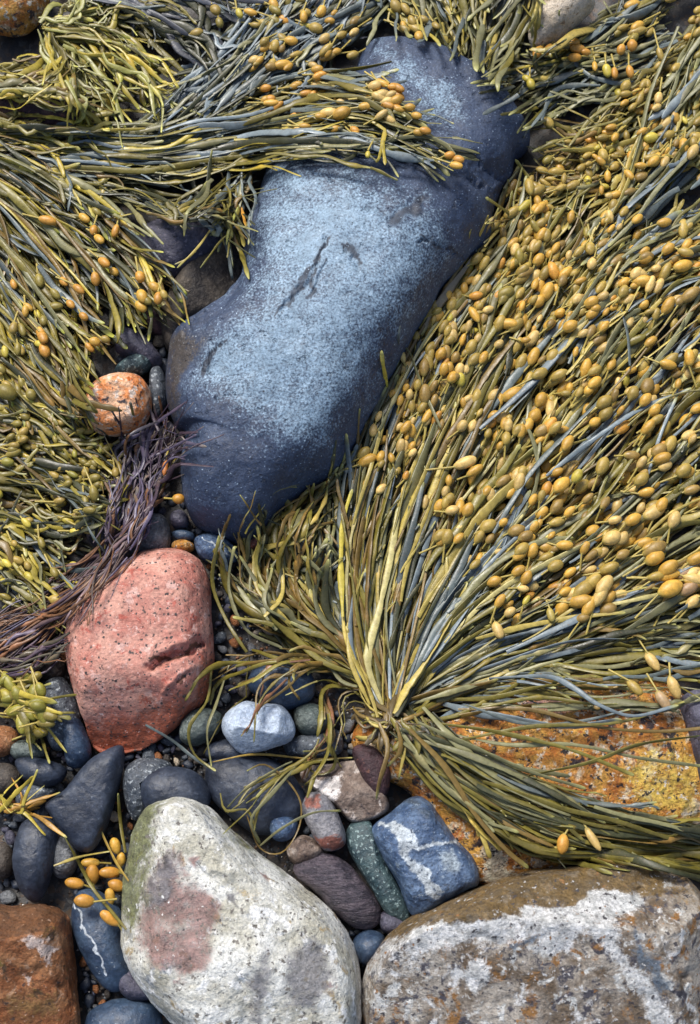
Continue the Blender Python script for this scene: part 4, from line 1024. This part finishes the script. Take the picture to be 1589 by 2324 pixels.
plant('yellow-tipped olive strands at the left edge beside the orange blotched stone', [[(-80,440),(10,600),(120,760),(210,910)], [(-90,620),(-20,740),(60,850),(150,960)], [(-100,760),(-40,840),(30,910),(110,990)]], 220, (8, 14), (.4, .8), pal=PAL_LEFT, thick=.04, wig=10, seed=118, skip=lambda c: sdpoly(c[:, 0], c[:, 1], [(205,860),(258,800),(285,765),(330,745),(392,715),(400,1000),(215,985)]).min() < 4, tip=(.42, .42, .06), tipf=.08, fork=.5,
      pods=[dict(n=16, t=(.3, .98), size=(20, 34), pal=((3, KNOB), (2, OLOCH), (1, YELP)), wart=.2, clump=(1, 4), lo=.8), dict(at=[(15,890,30,50,36,KNOB), (70,895,60,30,24,KNOB), (198,875,95,36,18,KNOB)], lay=1.)])
plant('knobbly olive weed with strings of round bladders left of the purple tuft', [[(-80,900),(40,935),(150,985),(225,1020)], [(-80,990),(40,1005),(150,1040),(250,1075)], [(-80,1080),(40,1100),(140,1130),(215,1160)]], 180, (7, 12), (.3, .6), pal=PAL_LEFT, thick=.034, wig=10, seed=119,
      pods=[dict(n=120, t=(.3, 1.), size=(20, 32), pal=((5, KNOB), (2, OLOCH), (1, (.26, .23, .035))), wart=.15, clump=(3, 6), spread=20, lo=.35, turn=.7)])
plant('sparse olive sprays with bladders at the edge above the brown thread weed', [[(-80,1080),(30,1125),(110,1160),(180,1160)], [(-80,1200),(30,1225),(90,1260),(150,1300)], [(-80,1290),(20,1330),(80,1390)]], 120, (8, 14), (.3, .7), pal=PAL_LEFT, thick=.032, wig=12, seed=120, fork=.7,
      pods=[dict(n=30, t=(.3, 1.), size=(20, 34), pal=((3, KNOB), (3, YELP), (2, OLOCH)), wart=.2, clump=(1, 4), lo=.4)])
plant('tuft of flat purple weed leaning on the lower left of the huge boulder', [[(240,1240),(255,1120),(264,1040),(272,1000)], [(270,1240),(300,1130),(322,1040),(345,975)], [(300,1230),(350,1130),(395,1050),(436,985)]], 190, (4.5, 9), (.3, .65), pal=((4, PURP), (3, PURB), (2, (.06, .055, .07)), (1, RUSTW), (.5, KNOB)), thick=.034, wig=9, seed=121, tip=(.22, .18, .14), flat=.22, fork=.7,
      name='purple_seaweed', group='purple weed on the left', pods=[dict(at=[(405,1132,0,30,24,ORNG), (375,1060,95,44,14,(.4, .14, .03))], lay=1.)])
plant('fine brown-purple threads trailing toward the frame edge above the pink granite', [[(330,1130),(240,1225),(130,1320),(-60,1430)], [(340,1160),(255,1265),(180,1350),(70,1430),(-60,1490)], [(300,1230),(220,1310),(150,1390),(80,1440),(-20,1520)]], 170, (3.5, 6.5), (.3, .7), pal=((3, RUSTW), (3, (.13, .085, .09)), (2, PURP), (1.5, (.09, .06, .05)), (.6, PURB)), thick=.03, wig=11, seed=122, tip=None, flat=.7, fork=.8,
      name='thread_seaweed', group='purple weed on the left')
plant('mossy mauve fuzz of fine weed at the edge below the brown threads', [[(150,1440),(90,1470),(20,1490),(-60,1500)], [(150,1490),(80,1520),(10,1540),(-60,1550)]], 70, (3.5, 7), (.3, .8), pal=((3, PURP), (2, (.10, .085, .06)), (1, RUSTW)), thick=.02, wig=12, seed=123, tip=None, flat=.6, fork=.8, name='thread_seaweed', group='purple weed on the left')
plant('yellow-green lobed weed at the edge left of the pink granite', [[(-60,1500),(-10,1530),(40,1550),(80,1570)], [(-60,1580),(0,1600),(60,1620),(100,1650)]], 30, (9, 15), (.4, .9), pal=((3, YELG), (2, OLIVE)), thick=.026, seed=124, wig=8,
      pods=[dict(n=34, t=(.45, 1.), size=(28, 44), pal=((3, (.21, .19, .022)), (1, (.34, .28, .04)), (2, KNOB)), wart=.5, clump=(1, 3), lo=.6, turn=.8)])
plant('scrap of orange-yellow weed at the edge left of the triangular slate', [[(-40,1790),(0,1805),(35,1830),(60,1850)], [(-40,1850),(0,1845),(30,1840),(65,1825)]], 14, (6, 10), (.4, .9), pal=((2, YELG), (2, (.34, .18, .03)), (1, OLIVE)), thick=.016, seed=125, wig=8, fork=.9, group='small sprigs of weed')

# top and upper right
plant('upright olive strands along the top edge behind the head of the huge boulder', [[(780,-80),(840,-10),(890,45),(925,75)], [(930,-80),(960,-10),(985,50),(1000,95)], [(1050,-80),(1052,10),(1060,80),(1070,140)], [(1160,-80),(1140,20),(1115,100),(1095,168)], [(1270,-80),(1215,40),(1165,130),(1125,205)]], 240, (9, 16), (.35, .75), pal=((4, OLIVE), (3, GREYG), (2, KHAKI), (1.5, SLATE), (1.5, DKOL), (.6, YELG)), thick=.034, wig=8, seed=126, full=.4, sub=False, fork=0, skip=lambda c: sdpoly(c[:, 0], c[:, 1], BOULDER).min() < -3,
      pods=[dict(n=12, t=(.2, .9), u=(0, .2), size=(26, 40), pal=PODS_OL, clump=(1, 3), lo=.9)], extra=[([(880,20),(940,55),(985,85),(1000,105)], 18, YELG, 1.)])
plant('grey-green weed lying across the top with a cluster of bright orange bladders', [[(1640,-100),(1520,-40),(1400,40),(1320,100)], [(1500,-20),(1400,50),(1290,120),(1130,190)], [(1520,60),(1410,120),(1280,170),(1110,235)], [(1500,150),(1400,180),(1280,205),(1150,265)], [(1480,200),(1380,220),(1290,240),(1180,290)]], 270, (8, 14), (.3, .6), pal=((4, GREYG), (3, DKOL), (2, OLIVE), (2, SLATE), (.6, KHAKI)), thick=.032, wig=9, seed=127,
      skip=lambda c: sdpoly(c[:, 0], c[:, 1], [(1225,0),(1345,0),(1300,70),(1250,110),(1210,100)]).min() < -4 or sdpoly(c[:, 0], c[:, 1], BOULDER).min() < 20,
      pods=[dict(at=[(1222,117,125,40,24,ORNG), (1245,112,120,36,22,ORNG), (1272,108,150,34,20,OCHRE), (1303,96,160,34,22,ORNG), (1312,110,175,40,24,ORNG), (1305,130,170,36,22,ORNG), (1330,118,185,28,18,ORNG), (1195,178,50,26,18,YELP), (1205,190,80,30,22,YELP), (1435,102,90,34,26,ORNG), (1410,112,110,30,22,ORNG), (1430,162,80,34,20,ORNG), (1378,160,80,36,22,YELP), (1395,165,90,32,18,ORNG), (1350,150,90,30,14,OCHRE)], lay=1.15),
            dict(n=16, t=(0, .35), u=(0, .6), size=(26, 40), pal=PODS_OL, clump=(1, 4), lo=.8)],
      extra=[([(1130,165),(1200,150),(1270,135),(1330,118)], 8, YELG, 1.0)])
plant('tangle of small olive bladders filling the bed right of the head of the huge boulder', [[(1589,60),(1480,160),(1380,240),(1280,310)], [(1640,180),(1520,270),(1380,350),(1220,400)], [(1640,320),(1500,400),(1330,470),(1150,500)]], 190, (7, 12), (.2, .45), pal=((3, OLIVE), (3, BROL), (2, KNOB), (1, GREYG)), thick=.034, wig=12, seed=128,
      skip=lambda c: sdpoly(c[:, 0], c[:, 1], BOULDER).min() < -6,
      pods=[dict(n=230, off=1, t=(.05, .95), u=(0, 1), size=(20, 36), pal=PODS_OL, wart=.45, clump=(2, 6), lo=.3, turn=.8, inside=[(1700,0),(1560,80),(1430,180),(1290,290),(1215,350),(1190,400),(1150,470),(1160,560),(1700,560)])])
plant('long pale straps streaming down from the top corner through the olive bladders', [[(1640,-60),(1560,90),(1490,210),(1440,340),(1400,480)], [(1720,60),(1610,200),(1510,340),(1420,470),(1330,560)], [(1760,220),(1640,350),(1520,460),(1380,570),(1260,680)]], 150, (9, 16), (.3, .6), pal=((3, GREYG), (3, OLIVE), (2, KHAKI), (1.6, SLATE), (1, BLUEG)), thick=.036, lift=.01, wig=8, seed=129, full=.3,
      pods=[dict(n=100, t=(.1, .98), size=(22, 40), pal=PODS, wart=.4, clump=(1, 5), lo=.5, turn=.5)],
      extra=[([(1540,60),(1480,200),(1455,300),(1430,390)], 15, GREYG, 1.05), ([(1470,260),(1445,360),(1410,450),(1365,530)], 14, KHAKI, 1.05), ([(1589,330),(1500,420),(1440,500),(1380,560)], 15, GREYG, 1.05)])
plant('yellowish strands combed to the right edge above the tan bladders', [[(1250,760),(1340,640),(1450,540),(1650,420)], [(1280,820),(1380,700),(1500,600),(1700,500)], [(1330,880),(1430,760),(1560,680),(1760,600)]], 170, (8, 14), (.25, .55), pal=((3, OLIVE), (3, KHAKI), (2, GREYG), (2, SLATE), (1, BLUEG), (1, YELG)), thick=.038, lift=.014, wig=8, seed=130,
      pods=[dict(n=90, t=(.05, .9), size=(24, 42), pal=PODS, wart=.35, clump=(1, 4), lo=.5)])

plant('gnarled brown holdfast and short stalks where the great seaweed fan grips the rock', [[(885,1632),(930,1600),(975,1590)], [(885,1632),(890,1590),(905,1545)], [(880,1632),(850,1595),(835,1555)], [(880,1636),(830,1630),(780,1615)], [(885,1640),(860,1680),(850,1730)], [(890,1640),(930,1680),(950,1715)], [(890,1636),(945,1640),(990,1655)]],
      70, (7, 13), (.45, .95), pal=((3, (.10, .07, .028)), (3, BROL), (2, OLIVE), (1, (.06, .04, .02)), (1, KHAKI)), thick=.030, lift=.006, wig=4, seed=131, tip=None, full=.9, root_jit=12, flat=.4, fork=.1, sub=False, group='rockweed plants spread over the rocks')
